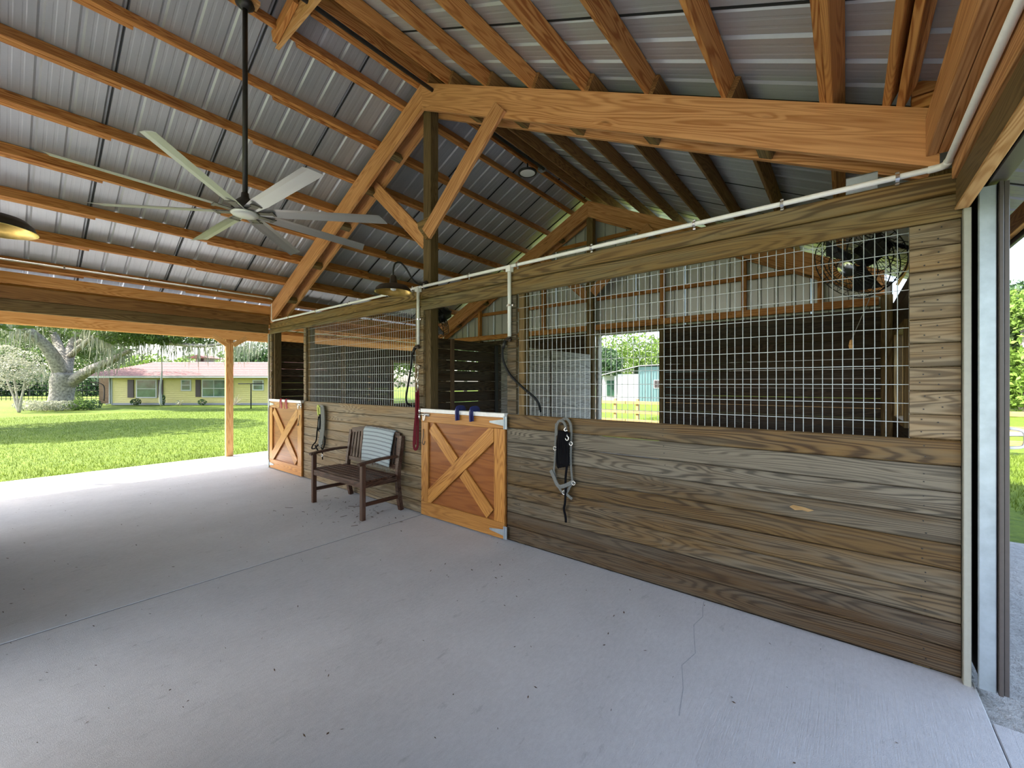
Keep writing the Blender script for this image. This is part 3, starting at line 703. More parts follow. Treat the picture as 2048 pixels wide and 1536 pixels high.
# ------------------------------------------------------------------ stall doors
def stall_door(name, label, x0, x1, z0, z1, hinge_right):
    d = root(name, ((x0 + x1) / 2, -0.02, z0), label, kind='structure')
    yb, yf, y2 = 0.010, -0.018, -0.036
    W, Hh = x1 - x0, z1 - z0 - 0.045
    zt = z0 + Hh
    board('panel', x0 + 0.005, x1 - 0.005, yf + 0.006, yb, z0 + 0.005, zt - 0.003, 'door_ply', d, axis=0, ch=0.002)
    board('rail', x0, x1, y2, yf + 0.005, zt - 0.115, zt, 'door_frame_wood', d, axis=0)
    board('rail', x0, x1, y2, yf + 0.005, z0, z0 + 0.165, 'door_frame_wood', d, axis=0)
    board('stile', x0, x0 + 0.125, y2, yf + 0.005, z0 + 0.167, zt - 0.117, 'door_frame_wood', d, axis=2)
    board('stile', x1 - 0.145, x1, y2, yf + 0.005, z0 + 0.167, zt - 0.117, 'door_frame_wood', d, axis=2)
    xa, xb, za, zb = x0 + 0.128, x1 - 0.148, z0 + 0.168, zt - 0.118
    def brace(p, q, y0, y1):
        p, q = Vector((p[0], 0, p[1])), Vector((q[0], 0, q[1]))
        dd = (q - p).normalized(); c = (p + q) / 2; L = (q - p).length
        wd = 0.075
        nv = Vector((-dd.z, 0, dd.x)) * wd
        pts = [p + nv, q + nv, q - nv, p - nv]
        def clip(poly, ax, lim, keep_less):
            out = []
            for i in range(len(poly)):
                a, b = poly[i], poly[(i + 1) % len(poly)]
                ia = (a[ax] <= lim) if keep_less else (a[ax] >= lim); ib = (b[ax] <= lim) if keep_less else (b[ax] >= lim)
                if ia: out.append(a)
                if ia != ib: out.append(a.lerp(b, (lim - a[ax]) / (b[ax] - a[ax])))
            return out
        pts = [p + nv - dd * 0.2, q + nv + dd * 0.2, q - nv + dd * 0.2, p - nv - dd * 0.2]
        for ax, lim, kl in ((0, xa, False), (0, xb, True), (2, za, False), (2, zb, True)): pts = clip(pts, ax, lim, kl)
        m = MB(); m.extr([Vector((v.x, y0, v.z)) for v in pts], (0, y1 - y0, 0))
        zv = dd.cross(Vector((0, 1, 0)))
        mw = Matrix(((dd.x, 0, zv.x, c.x), (dd.y, 1, zv.y, y0), (dd.z, 0, zv.z, c.z), (0, 0, 0, 1)))
        im = mw.inverted(); m.v = [tuple(im @ Vector(v)) for v in m.v]
        m.build('brace', 'door_frame_wood', d, mw=mw)
    # one long brace, the other in two halves
    brace((xa + 0.01, za + 0.06), (xb - 0.01, zb - 0.05), y2 - 0.002, yf + 0.004)
    mx_, mz = (xa + xb) / 2, (za + zb) / 2
    dd = Vector((xb - xa, 0, za - zb)).normalized(); off = 0.084
    def half(s):
        c = Vector((mx_, 0, mz)) + dd * s * off; e = (xb, za) if s > 0 else (xa, zb)
        p, q = Vector((c.x, 0, c.z)), Vector((e[0], 0, e[1]))
        beam('brace', (p.x, (y2 + yf) / 2 + 0.002, p.z), Vector((q.x, (y2 + yf) / 2 + 0.002, q.z)) - dd * s * 0.075, 0.02, 0.14, 'door_frame_wood', d, up=Vector((dd.z, 0, -dd.x)))
    half(1); half(-1)
    board('top_cap', x0 - 0.004, x1 + 0.004, y2 - 0.008, yb + 0.01, zt + 0.001, z1, 'white_paint', d, axis=0, ch=0.003)
    xh = x1 if hinge_right else x0; sg = 1 if hinge_right else -1
    for zz in (zt - 0.05, z0 + 0.07):
        hm = MB()
        hm.extr([(xh - sg * 0.012, y2 - 0.003, zz + 0.032), (xh - sg * 0.012, y2 - 0.003, zz - 0.032), (xh - sg * 0.20, y2 - 0.003, zz - 0.009), (xh - sg * 0.20, y2 - 0.003, zz + 0.009)], (0, -0.004, 0))
        hm.box(min(xh, xh + sg * 0.035), max(xh, xh + sg * 0.035), y2 - 0.006, y2 - 0.001, zz - 0.065, zz + 0.065)
        hm.tube([(xh, y2 - 0.008, zz - 0.066), (xh, y2 - 0.008, zz + 0.066)], 0.008, 8)
        hp = hm.build('hinge', 'galvanised', d)
    xl = x0 if hinge_right else x1
    lm = MB()
    lm.box(min(xl + sg * 0.02, xl + sg * 0.16), max(xl + sg * 0.02, xl + sg * 0.16), y2 - 0.006, y2 - 0.001, zt - 0.045, zt - 0.005)
    lm.tube([(xl - sg * 0.04, y2 - 0.014, zt - 0.024), (xl + sg * 0.17, y2 - 0.014, zt - 0.024)], 0.0075, 8)
    lm.tube(spline([(xl + sg * 0.09, y2 - 0.016, zt - 0.02), (xl + sg * 0.088, y2 - 0.02, zt - 0.08), (xl + sg * 0.066, y2 - 0.022, zt - 0.095), (xl + sg * 0.06, y2 - 0.02, zt - 0.03)], 4), 0.006, 6)
    for dz in (-0.06, 0.015): lm.tube([(xl - sg * 0.018, y2 - 0.012, zt - 0.026 + dz), (xl - sg * 0.018, y2 - 0.012, zt + 0.03 + dz)], 0.012, 8)
    lm.build('latch', 'chrome', d, True)
    hk = MB(); hk.tube(spline([(xl + sg * 0.05, y2 - 0.008, zt - 0.20), (xl + sg * 0.055, y2 - 0.014, zt - 0.28), (xl + sg * 0.06, y2 - 0.03, zt - 0.36), (xl + sg * 0.075, y2 - 0.02, zt - 0.385), (xl + sg * 0.08, y2 - 0.006, zt - 0.345)], 4), 0.0045, 6)
    hk.build('hook', 'dark_bronze', d, True)
    return d
stall_door('door_1', 'small orange X-braced stall door at the lawn end', 0.086, 1.410, 0.02, 1.318, False)
stall_door('door_2', 'orange X-braced stall door between the bench and the large grille', 4.597, 5.922, 0.02, 1.305, True)

# clamps over the doors
def clamp(label, x, z, col, wd, lng, mat):
    m = MB()
    pts = [(x, -0.052, z - lng), (x, -0.056, z - 0.02), (x, -0.05, z + 0.018), (x, -0.015, z + 0.022), (x, 0.02, z + 0.018), (x, 0.03, z - 0.02), (x, 0.03, z - lng * 0.7)]
    m.tube(spline(pts, 3), wd / 2, prof=[(-0.22, -1), (0.22, -1), (0.22, 1), (-0.22, 1)])
    for k in (-1, 0, 1): m.tube([(x + k * wd * 0.3, -0.060, z - lng + 0.01), (x + k * wd * 0.3, -0.063, z - 0.02)], 0.004, 6)
    o = m.build('door_clip', mat, None, False, origin=(x, 0, z)); return tag(o, label, 'clip', 'clips over the stall doors')
clamp('left one of two dark blue clips over the stall door', 5.26, 1.305, 0, 0.075, 0.105, 'clip_blue')
clamp('right one of two dark blue clips over the stall door', 5.48, 1.305, 0, 0.075, 0.105, 'clip_blue')
for k, (x, lab) in enumerate(((0.62, 'left'), (0.84, 'right'))):
    m = MB()
    for sg in (-1, 1): m.tube(spline([(x, 0.0, 1.332), (x + sg * 0.012, -0.052, 1.325), (x + sg * 0.03, -0.056, 1.24), (x + sg * 0.045, -0.054, 1.16)], 4), 0.013, prof=[(-0.25, -1), (0.25, -1), (0.25, 1), (-0.25, 1)])
    o = m.build('ribbon_tie', 'clip_red', None, origin=(x, 0, 1.32)); tag(o, lab + ' one of two red ties over the far stall door', 'tie', 'red ties on the far stall door')

# ------------------------------------------------------------------ pipes
def pipe(label, pts, r=0.0165, clips=(), mat='pvc', name='pipe', bends=True):
    P = [Vector(p) for p in pts]; path = [P[0]]
    for a, b, c in zip(P, P[1:], P[2:]):
        u, v = (a - b).normalized(), (c - b).normalized()
        path += [b + u * 0.045, b + u * 0.018 + v * 0.006, b + u * 0.006 + v * 0.018, b + v * 0.045]
    path.append(P[-1])
    o = MB().tube(path, r, 10).build(name, mat, None, True, origin=P[0]); tag(o, label, 'pipe')
    for b in P[1:-1]:
        i = P.index(b); u, v = (P[i - 1] - b).normalized(), (P[i + 1] - b).normalized()
        MB().tube([b + u * 0.07, b + u * 0.046, b + u * 0.018 + v * 0.006, b + u * 0.006 + v * 0.018, b + v * 0.046, b + v * 0.07], r * 1.22, 10).build('elbow', mat, o, True)
    for c, d, out in clips:
        c, d = Vector(c), Vector(d).normalized(); ot = Vector(out)
        m = MB(); m.tube([c - d * 0.009, c + d * 0.009], r * 1.3, 10)
        sidev = d.cross(ot).normalized()
        for s in (-1, 1):
            q = c + sidev * s * (r * 1.9) + ot * r * 0.6
            m.tube([q - d * 0.009, q + d * 0.009], r * 0.55, 6)
        m.build('strap', 'chrome' if mat == 'pvc' else 'black_metal', o)
    return o
yp, zp = -0.022, 2.792
clips = [((x, yp, zp), (1, 0, 0), (0, 1, 0)) for x in (0.9, 1.9, 2.9, 3.9, 4.40, 4.62, 5.4, 6.08, 6.9, 7.75, 8.3, 8.86)]
pipe('long white plastic conduit running along the stall header', [(0.17, -5.5, 3.21), (0.17, yp, 3.21), (0.17, yp, zp), (9.055, yp, zp + 0.005), (9.055, -5.5, 2.85)],
     clips=clips + [((0.17, y, 3.21), (0, 1, 0), (-1, 0, 0)) for y in (-4.5, -3.6, -2.7, -1.8, -0.9)])
def drop(label, x, zb):
    o = pipe(label, [(x, yp - 0.002, 2.765), (x, yp - 0.002, zb)], 0.019, [((x, yp - 0.002, 2.40), (0, 0, 1), (0, 1, 0))])
    m = MB(); m.box(x - 0.028, x + 0.028, yp - 0.03, yp + 0.03, 2.74, 2.80); m.build('tee', 'pvc', o)
    m = MB(); m.tube([(x, yp, zb + 0.005), (x, yp, zb - 0.05)], 0.016, 8); m.tube([(x - 0.05, yp - 0.01, zb - 0.03), (x + 0.03, yp - 0.01, zb - 0.03)], 0.014, 8)
    m.tube([(x - 0.02, yp - 0.03, zb - 0.015), (x + 0.03, yp - 0.03, zb - 0.015)], 0.007, 6); m.build('tap', 'dark_bronze', o)
    return o
drop('white plastic drop pipe with a tap beside the centre post', 4.522, 2.09)
drop('white plastic drop pipe with a tap above the X-braced door hinge', 5.977, 2.085)
def hose(label, pts):
    o = MB().tube(spline(pts, 6), 0.0125, 8).build('hose', 'rubber', None, True, origin=pts[0]); tag(o, label, 'hose', 'stall water hoses')
    MB().tube([pts[0], Vector(pts[0]) + (Vector(pts[1]) - Vector(pts[0])).normalized() * 0.09], 0.019, 8).build('hose_end', 'black_metal', o, True)
hose('black hose hanging from the tap beside the centre post', [(4.472, -0.03, 2.055), (4.44, -0.045, 1.98), (4.40, -0.04, 1.8), (4.34, -0.03, 1.62), (4.28, -0.02, 1.45), (4.27, 0.0, 1.36), (4.28, 0.06, 1.325)])
hose('black hose curving from its tap through the large grille', [(5.927, -0.03, 2.05), (5.905, -0.045, 1.96), (5.91, -0.04, 1.84), (5.99, -0.03, 1.70), (6.13, -0.02, 1.58), (6.27, 0.0, 1.475), (6.315, 0.02, 1.40), (6.30, 0.06, 1.335)])
# ridge conduit
o = MB().tube([(4.80, -6.0, 5.10), (4.80, 2.30, 5.10)], 0.022, 10).build('conduit', 'black_metal', None, True, origin=(4.80, -6, 5.10)); tag(o, 'black conduit running under the ridge', 'pipe')

# ------------------------------------------------------------------ ceiling fan
FX, FY, FZ = 4.50, -1.905, 3.125
cf = root('ceiling_fan', (FX, FY, 3.05), 'large eight-blade ceiling fan on a long black rod', 'fan')
MB().tube([(FX, FY, 3.22), (FX, FY, 4.985)], 0.021, 12).build('rod', 'black_metal', cf, True)
MB().lathe([(0.0, 3.29), (0.028, 3.29), (0.033, 3.25), (0.085, 3.20), (0.105, 3.165), (0.105, 3.12), (0.0, 3.12)], (FX, FY, 0), 20).build('motor', 'black_metal', cf, True)
MB().lathe([(0.0, 3.085), (0.06, 3.086), (0.10, 3.093), (0.112, 3.105), (0.10, 3.119), (0.0, 3.12)], (FX, FY, 0), 24).build('hub_cap', 'fan_silver', cf, True)
MB().lathe([(0.0, 4.988), (0.06, 4.988), (0.075, 4.95), (0.03, 4.91), (0.021, 4.91)], (FX, FY, 0), 16).build('canopy', 'black_metal', cf, True)
bl = MB()
wid = 0.066; tw = R(-12)
def bpt(x, y, z): return (x, y * math.cos(tw) - z * math.sin(tw), y * math.sin(tw) + z * math.cos(tw))
prof = [(-wid, -0.003), (-wid * 0.4, 0.006), (wid * 0.5, 0.004), (wid, -0.004), (wid * 0.5, -0.001), (-wid * 0.4, 0.001)]
N = len(prof); st = [0.10, 0.3, 0.6, 0.9, 1.15, 1.18]
for i, x in enumerate(st):
    for y, z in prof: bl.v.append(bpt(x + (0.03 * (y / wid) if i == 5 else 0), y * (1 if i else 0.75), z))
for i in range(len(st) - 1):
    for k2 in range(N): bl.f.append((i * N + k2, i * N + (k2 + 1) % N, (i + 1) * N + (k2 + 1) % N, (i + 1) * N + k2))
bl.f.append(tuple(range(N))); bl.f.append(tuple((len(st) - 1) * N + q for q in range(N)))
def fan_blade_mat():
    m, n, l, b = newmat('fan_blade'); t = n.new('ShaderNodeTexCoord'); g = n.new('ShaderNodeSeparateXYZ'); l.new(t.outputs['Object'], g.inputs[0])
    b.inputs['Base Color'].default_value = (0.40, 0.405, 0.40, 1); b.inputs['Roughness'].default_value = 0.35; b.inputs['Metallic'].default_value = 0.55
fan_blade_mat()
bme = None
for k in range(8):
    mw = Matrix.Translation((FX, FY, FZ)) @ Matrix.Rotation(R(-88 + 45 * k), 4, 'Z')
    if bme is None: ob = bl.build('blade', 'fan_blade', cf, mw=mw); bme = ob.data
    else: ob = put('blade', bme, None, cf, mw)
    m = MB(); m.box(0.09, 0.24, -0.028, 0.028, -0.012, -0.006); m.box(0.22, 0.245, -0.045, 0.045, -0.014, -0.006)
    m.build('blade_clamp', 'fan_dark', ob, mw=mw)

# ------------------------------------------------------------------ gooseneck lamps
def lamp(label, base, dirv):
    b = Vector(base); d = Vector(dirv); t = root('barn_lamp', base, label, 'lamp', 'gooseneck barn lamps')
    z = Vector((0, 0, 1))
    mwb = Matrix.Translation(b) @ d.to_track_quat('Z', 'Y').to_matrix().to_4x4()
    MB().lathe([(0.0, -0.0), (0.062, 0.0), (0.062, 0.012), (0.035, 0.04), (0.0, 0.045)], n=16, mw=mwb).build('wall_plate', 'black_metal', t, True)
    pts = [b + d * 0.03, b + d * 0.12 + z * 0.005, b + d * 0.20 + z * 0.05, b + d * 0.28 + z * 0.15, b + d * 0.36 + z * 0.205, b + d * 0.43 + z * 0.18, b + d * 0.455 + z * 0.10, b + d * 0.455 + z * 0.02]
    MB().tube(spline(pts, 5), 0.0105, 8).build('gooseneck', 'black_metal', t, True)
    c = b + d * 0.455
    MB().lathe([(0.02, 0.04), (0.035, 0.02), (0.045, -0.05), (0.075, -0.062), (0.16, -0.085), (0.195, -0.12), (0.205, -0.155), (0.210, -0.155)], c, 32).build('shade', 'dark_bronze', t, True)
    MB().lathe([(0.0, -0.062), (0.07, -0.066), (0.155, -0.09), (0.190, -0.122), (0.203, -0.157), (0.211, -0.157)], c, 32).build('reflector', 'brass', t, True)
    MB().lathe([(0.0, -0.14), (0.03, -0.13), (0.035, -0.10), (0.02, -0.065)], c, 16).build('bulb', 'lamp_lens', t, True)
lamp('black gooseneck barn lamp with brass inside on the centre post above the bench', (4.60, 0.033, 2.815), (-0.05, -0.9987, 0))
lamp('black gooseneck barn lamp cut off by the left picture edge', (4.615, YF - 0.023, 2.70), (0, 1, 0))
# disc light under the ridge
dl = root('disc_light', (4.62, 2.126, 5.04), 'round white disc light hanging under the ridge', 'light')
MB().lathe([(0.0, 0.03), (0.10, 0.03), (0.15, 0.012), (0.155, 0.0), (0.15, -0.012), (0.122, -0.014)], (4.60, 2.126, 5.04), 32).build('rim', 'black_metal', dl, True)
MB().lathe([(0.0, -0.016), (0.10, -0.016), (0.124, -0.013)], (4.60, 2.126, 5.04), 32).build('lens', 'lamp_lens', dl, True)
MB().tube([(4.60, 2.126, 5.06), (4.60, 2.126, 5.19)], 0.012, 8).build('stem', 'black_metal', dl, True)
MB().box(4.66, 4.76, 2.33, 2.43, 5.13, 5.18).build('junction_box', 'galvanised', dl)

# ------------------------------------------------------------------ stall fans
def cage_fan(label, c, aim, rad, hold):
    t = root('stall_fan', c, label, 'fan', 'caged stall fans')
    q = Vector(aim).to_track_quat('Z', 'Y').to_matrix().to_4x4(); mw = Matrix.Translation(c) @ q
    m = MB()
    for r, zz in ((rad, -0.08), (rad * 1.02, 0.0), (rad, 0.08), (rad * 0.75, 0.10), (rad * 0.5, 0.11), (rad * 0.25, 0.115), (rad * 0.6, -0.11)):
        m.tube([(r * math.cos(a * PI / 16), r * math.sin(a * PI / 16), zz) for a in range(32)], 0.004, 5, closed=True)
    for k in range(36):
        a = k * PI / 18; cx, sx = math.cos(a), math.sin(a)
        m.tube([(0.06 * cx, 0.06 * sx, 0.116), (rad * 0.6 * cx, rad * 0.6 * sx, 0.108), (rad * cx, rad * sx, 0.08), (rad * 1.02 * cx, rad * 1.02 * sx, 0), (rad * cx, rad * sx, -0.08), (rad * 0.3 * cx, rad * 0.3 * sx, -0.115)], 0.0022, 4)
    m.build('cage', 'black_metal', t, mw=mw)
    MB().lathe([(0, 0.13), (0.06, 0.125), (0.07, 0.11), (0.0, 0.105)], n=16, mw=None).build('badge', 'chrome', t, True, mw=mw)
    MB().lathe([(0, -0.24), (0.07, -0.23), (0.085, -0.12), (0.085, -0.05), (0.0, -0.04)], n=16).build('motor', 'black_metal', t, True, mw=mw)
    b = MB()
    for k in range(3):
        a = k * 2 * PI / 3 + 0.3; u = Vector((math.cos(a), math.sin(a), 0)); p = Vector((-u.y, u.x, 0))
        b.extr([u * 0.05 - p * 0.03, u * rad * 0.9 - p * 0.09 + Vector((0, 0, 0.03)), u * rad * 0.92 + p * 0.09 - Vector((0, 0, 0.03)), u * 0.05 + p * 0.03], (0, 0, 0.004))
    b.build('blades', 'black_metal', t, mw=mw)
    MB().tube([mw @ Vector((0, 0, -0.2)), mw @ Vector((0, 0, -0.26)), Vector(hold)], 0.016, 8).build('bracket', 'black_metal', t)
    return t
f1 = cage_fan('large black caged fan high behind the large grille', (8.70, 0.75, 2.53), (-0.55, -0.55, -0.5), 0.27, (9.07, 1.05, 2.60))
MB().tube([(8.80, 0.80, 2.38), (8.76, 0.80, 2.22), (8.69, 0.80, 2.02), (8.66, 0.80, 1.93)], 0.003, 6).build('pull_cord', 'rope_grey', f1, True)
MB().lathe([(0, 1.87), (0.012, 1.875), (0.016, 1.90), (0.008, 1.94), (0.0, 1.945)], (8.66, 0.80, 0), 10).build('cord_knob', 'pine_pale', f1, True)
cage_fan('black caged fan half hidden behind the centre post', (4.30, 0.42, 2.48), (-0.4, -0.8, -0.45), 0.25, (4.60, 0.168, 2.62))
o = board('junction_box', 8.63, 8.78, 0.08, 0.16, 2.74, 2.905, 'galvanised', None, axis=0, ch=0.01); tag(o, 'small pale grey box standing on the header plate under the eave', 'box')

# ------------------------------------------------------------------ bench
bn = root('bench', (3.6, -0.33, 0), 'dark brown slatted wooden bench against the stall wall', 'bench')
bx0, bx1, byf, byb = 2.985, 4.235, -0.585, -0.075
LW = 0.052
for x in (bx0, bx1 - LW):
    board('leg', x, x + LW, byf - LW / 2, byf + LW / 2, 0.0, 0.648, 'bench_wood', bn, axis=2)
    m = MB()
    pth = [(x + LW / 2, byb + 0.03, 0.0), (x + LW / 2, byb, 0.15), (x + LW / 2, byb - 0.02, 0.38), (x + LW / 2, byb - 0.012, 0.55), (x + LW / 2, byb + 0.025, 0.78), (x + LW / 2, byb + 0.045, 0.94)]
    m.tube(spline(pth, 3), LW / 2, prof=[(-1, -1), (1, -1), (1, 1), (-1, 1)], up=(1, 0, 0)); m.build('leg', 'bench_wood', bn)
    m = MB()
    ar = [(x + LW / 2, byf - 0.055, 0.655), (x + LW / 2, byf + 0.02, 0.668), (x + LW / 2, (byf + byb) / 2, 0.69), (x + LW / 2, byb - 0.04, 0.69)]
    m.tube(spline(ar, 5), 0.031, prof=[(-1, -0.45), (1, -0.45), (1, 0.45), (-1, 0.45)], up=(1, 0, 0)); m.build('armrest', 'bench_wood', bn)
    board('side_rail', x + 0.008, x + LW - 0.008, byf + 0.028, byb - 0.045, 0.375, 0.44, 'bench_wood', bn, axis=1)
    board('stretcher', x + 0.012, x + LW - 0.012, byf + 0.028, byb - 0.03, 0.155, 0.20, 'bench_wood', bn, axis=1)
board('front_rail', bx0 + LW + 0.001, bx1 - LW - 0.001, byf - 0.018, byf + 0.014, 0.375, 0.45, 'bench_wood', bn)
board('back_rail', bx0 + LW + 0.001, bx1 - LW - 0.001, byb - 0.035, byb - 0.008, 0.37, 0.43, 'bench_wood', bn)
for k in range(6):
    y = byf + 0.018 + k * 0.075
    board('seat_slat', bx0 + LW + 0.002 if k == 5 else bx0 + 0.004, bx1 - LW - 0.002 if k == 5 else bx1 - 0.004, max(y, byf + 0.03), y + 0.066, 0.442, 0.462, 'bench_wood', bn, axis=0)
def bk(z): return byb - 0.015 + (z - 0.5) * 0.125
m = MB(); tp = [(bx0 + LW + (bx1 - bx0 - 2 * LW) * t, bk(0.95), 0.935 + 0.055 * math.sin(PI * t)) for t in [i / 10 for i in range(11)]]
m.tube(tp, 1.0, prof=[(-0.034, -0.014), (0.034, -0.014), (0.034, 0.014), (-0.034, 0.014)], up=(0, 0, 1)); m.build('top_rail', 'bench_wood', bn)
board('lower_rail', bx0 + LW + 0.001, bx1 - LW - 0.001, bk(0.55) - 0.014, bk(0.55) + 0.014, 0.515, 0.57, 'bench_wood', bn)
for k in range(15):
    t = (k + 0.5) / 15; x = bx0 + LW + (bx1 - bx0 - 2 * LW) * t
    beam('back_slat', (x, bk(0.57), 0.571), (x, bk(0.92), 0.902 + 0.055 * math.sin(PI * t)), 0.046, 0.014, 'bench_wood', bn, up=(0, 1, 0))
# blanket over the back
bm = MB(); U = 18; pth = []
for k in range(5): pth.append((bk(0.65 + k * 0.08) + 0.028, 0.60 + k * 0.09))
pth += [(bk(0.99) + 0.022, 1.000), (bk(1.0) - 0.0, 1.018), (bk(0.99) - 0.026, 1.005)]
for k in range(9): pth.append((bk(0.95 - k * 0.045) - 0.034 - 0.003 * k, 0.96 - k * 0.05))
V = len(pth); uv = []
for j, (y, z) in enumerate(pth):
    for i in range(U):
        t = i / (U - 1); sag = 0.035 * math.sin(PI * ((3.40 + t * 0.70) - 3.04) / 1.15) - 0.034
        wr = 0.006 * math.sin(i * 1.7 + j * 0.35) + 0.004 * math.sin(i * 0.9 - j * 0.6)
        front = j > 7
        skew = (0.05 * (j - 7) / 9 if front else 0)
        bm.v.append((3.38 + t * 0.70 + skew * (1 - t) * 1.3, y - (abs(wr) if front else -abs(wr)), z + sag + 0.004)); uv.append((t, j / (V - 1)))
for j in range(V - 1):
    for i in range(U - 1): bm.f.append((j * U + i, j * U + i + 1, (j + 1) * U + i + 1, (j + 1) * U + i))
bme2 = mesh('blanket', bm.v, bm.f, True); ul = bme2.uv_layers.new(name='UVMap')
for lp in bme2.loops: ul.data[lp.index].uv = uv[lp.vertex_index]
bl_o = put('blanket', bme2, 'blanket_cloth'); tag(bl_o, 'pale blue-grey striped woven blanket draped over the bench back', 'blanket')
sm = bl_o.modifiers.new('thick', 'SOLIDIFY'); sm.thickness = 0.006; sm.offset = 0
fr = MB()
lastrow = bm.v[(V - 1) * U:]
for i in range(30):
    t = i / 29 * (U - 1); a = int(min(t, U - 2)); p = Vector(lastrow[a]).lerp(Vector(lastrow[a + 1]), t - a)
    q = p + Vector((random.uniform(-0.012, 0.012), random.uniform(-0.02, 0.004), -random.uniform(0.05, 0.075)))
    fr.tube([p + Vector((0, 0, 0.006)), p.lerp(q, 0.5) + Vector((random.uniform(-0.004, 0.004), 0, 0)), q], 0.0035, 4)
fr.build('fringe', 'rope_grey', bl_o)

# ------------------------------------------------------------------ tack on the wall
def ribbon(name, pts, wd, mat, parent, th=0.16, n=5):
    m = MB(); m.tube(spline(pts, n), wd / 2, prof=[(-1, -th), (1, -th), (1, th), (-1, th)], up=None if False else (0, -1, 0) if False else None)
    return m.build(name, mat, parent)
def cord(name, pts, r, mat, parent, n=5, origin=None):
    return MB().tube(spline(pts, n), r, 7).build(name, mat, parent, True, origin=origin)
def strap(name, pts, wd, mat, parent, n=5):
    """flat strap whose face looks out from the wall"""
    m = MB(); m.tube(spline(pts, n), 1.0, prof=[(-0.003, -wd / 2), (0.003, -wd / 2), (0.003, wd / 2), (-0.003, wd / 2)], up=(0, -1, 0))
    return m.build(name, mat, parent)
def ring(name, c, r, mat, parent, th=0.004):
    c = Vector(c); return MB().tube([c + Vector((r * math.cos(a * PI / 8), -0.002, r * math.sin(a * PI / 8))) for a in range(16)], th, 6, closed=True).build(name, mat, parent, True)
def nail(parent, x, z): MB().tube([(x, 0.0, z), (x, -0.075, z + 0.008)], 0.006, 8).build('peg', 'dark_bronze', parent, True)
ha = root('halter', (6.6, -0.03, 1.22), 'grey nylon halter with coiled black lead rope on the right plank wall', 'halter')
nail(ha, 6.615, 1.235)
strap('crown_strap', [(6.555, -0.035, 1.13), (6.55, -0.04, 1.20), (6.58, -0.05, 1.262), (6.63, -0.055, 1.265), (6.655, -0.05, 1.22), (6.645, -0.045, 1.14)], 0.024, 'strap_grey', ha)
strap('crown_strap', [(6.60, -0.03, 1.275), (6.66, -0.04, 1.29), (6.70, -0.04, 1.245), (6.705, -0.035, 1.17)], 0.024, 'strap_grey', ha)
strap('cheek_strap', [(6.540, -0.03, 1.24), (6.535, -0.03, 1.15), (6.532, -0.03, 1.00), (6.525, -0.03, 0.88), (6.515, -0.03, 0.80)], 0.018, 'strap_grey', ha)
strap('cheek_strap', [(6.705, -0.03, 1.17), (6.698, -0.03, 1.0), (6.70, -0.03, 0.86), (6.712, -0.03, 0.735)], 0.018, 'strap_grey', ha)
strap('nose_band', [(6.485, -0.035, 0.80), (6.52, -0.045, 0.755), (6.565, -0.06, 0.695), (6.60, -0.065, 0.672), (6.66, -0.06, 0.69), (6.735, -0.04, 0.735)], 0.034, 'strap_grey', ha)
strap('throat_strap', [(6.515, -0.03, 0.80), (6.545, -0.03, 0.70), (6.60, -0.035, 0.625), (6.65, -0.04, 0.61), (6.70, -0.04, 0.69), (6.73, -0.035, 0.73)], 0.022, 'strap_grey', ha)
strap('chin_strap', [(6.63, -0.045, 0.64), (6.665, -0.05, 0.61), (6.72, -0.045, 0.575)], 0.024, 'strap_grey', ha)
for c in ((6.533, -0.036, 1.01), (6.735, -0.045, 0.72), (6.64, -0.05, 0.62), (6.705, -0.04, 1.07)): ring('ring', c, 0.017, 'chrome', ha)
for k in range(5):
    x = 6.565 + k * 0.022
    cord('lead_rope', [(x + 0.02, -0.045 - 0.006 * k, 1.18), (x, -0.045, 1.05), (x - 0.004, -0.045, 0.90), (x + 0.012, -0.045, 0.84 + 0.008 * k), (x + 0.026, -0.045, 0.90), (x + 0.022, -0.05, 1.05), (x + 0.03, -0.05, 1.17)], 0.0115, 'rope_black', ha)
cord('lead_rope', [(6.672, -0.04, 1.10), (6.668, -0.045, 0.9), (6.655, -0.05, 0.75), (6.655, -0.05, 0.62), (6.645, -0.045, 0.52), (6.632, -0.04, 0.47), (6.648, -0.04, 0.40), (6.652, -0.04, 0.35)], 0.011, 'rope_black', ha)
m = MB(); m.tube(spline([(6.665, -0.06, 1.215), (6.65, -0.065, 1.195), (6.662, -0.065, 1.18), (6.682, -0.062, 1.19)], 4), 0.006, 6)
m.tube([(6.672, -0.062, 1.19), (6.676, -0.062, 1.14)], 0.007, 6)
m.tube([Vector((6.677 + 0.016 * math.cos(a * PI / 6), -0.062, 1.118 + 0.02 * math.sin(a * PI / 6))) for a in range(12)], 0.0055, 6, closed=True); m.build('snap_hook', 'chrome', ha, True)

hb = root('rope_halter', (2.05, -0.03, 1.25), 'rope halter with grey lead rope and lime loop on the wall beside the far door', 'halter')
nail(hb, 2.12, 1.235)
cord('loop', [(2.03, -0.045, 1.10), (2.02, -0.05, 1.19), (2.055, -0.06, 1.26), (2.095, -0.05, 1.20), (2.09, -0.045, 1.10)], 0.014, 'rope_lime', hb)
cord('lead_rope', [(2.05, -0.045, 1.08), (2.04, -0.05, 0.95), (2.07, -0.05, 0.85), (2.10, -0.05, 0.95), (2.11, -0.055, 1.12)], 0.015, 'rope_black', hb)
for k in range(4):
    x = 2.12 + 0.028 * k
    cord('lead_rope', [(2.10 + 0.01 * k, -0.04, 1.26), (x + 0.01, -0.05, 1.22), (x + 0.02, -0.045, 1.0), (x - 0.01, -0.045, 0.78), (x - 0.06, -0.045, 0.66), (x - 0.03, -0.05, 0.60 + 0.02 * k)], 0.013, 'rope_grey', hb)
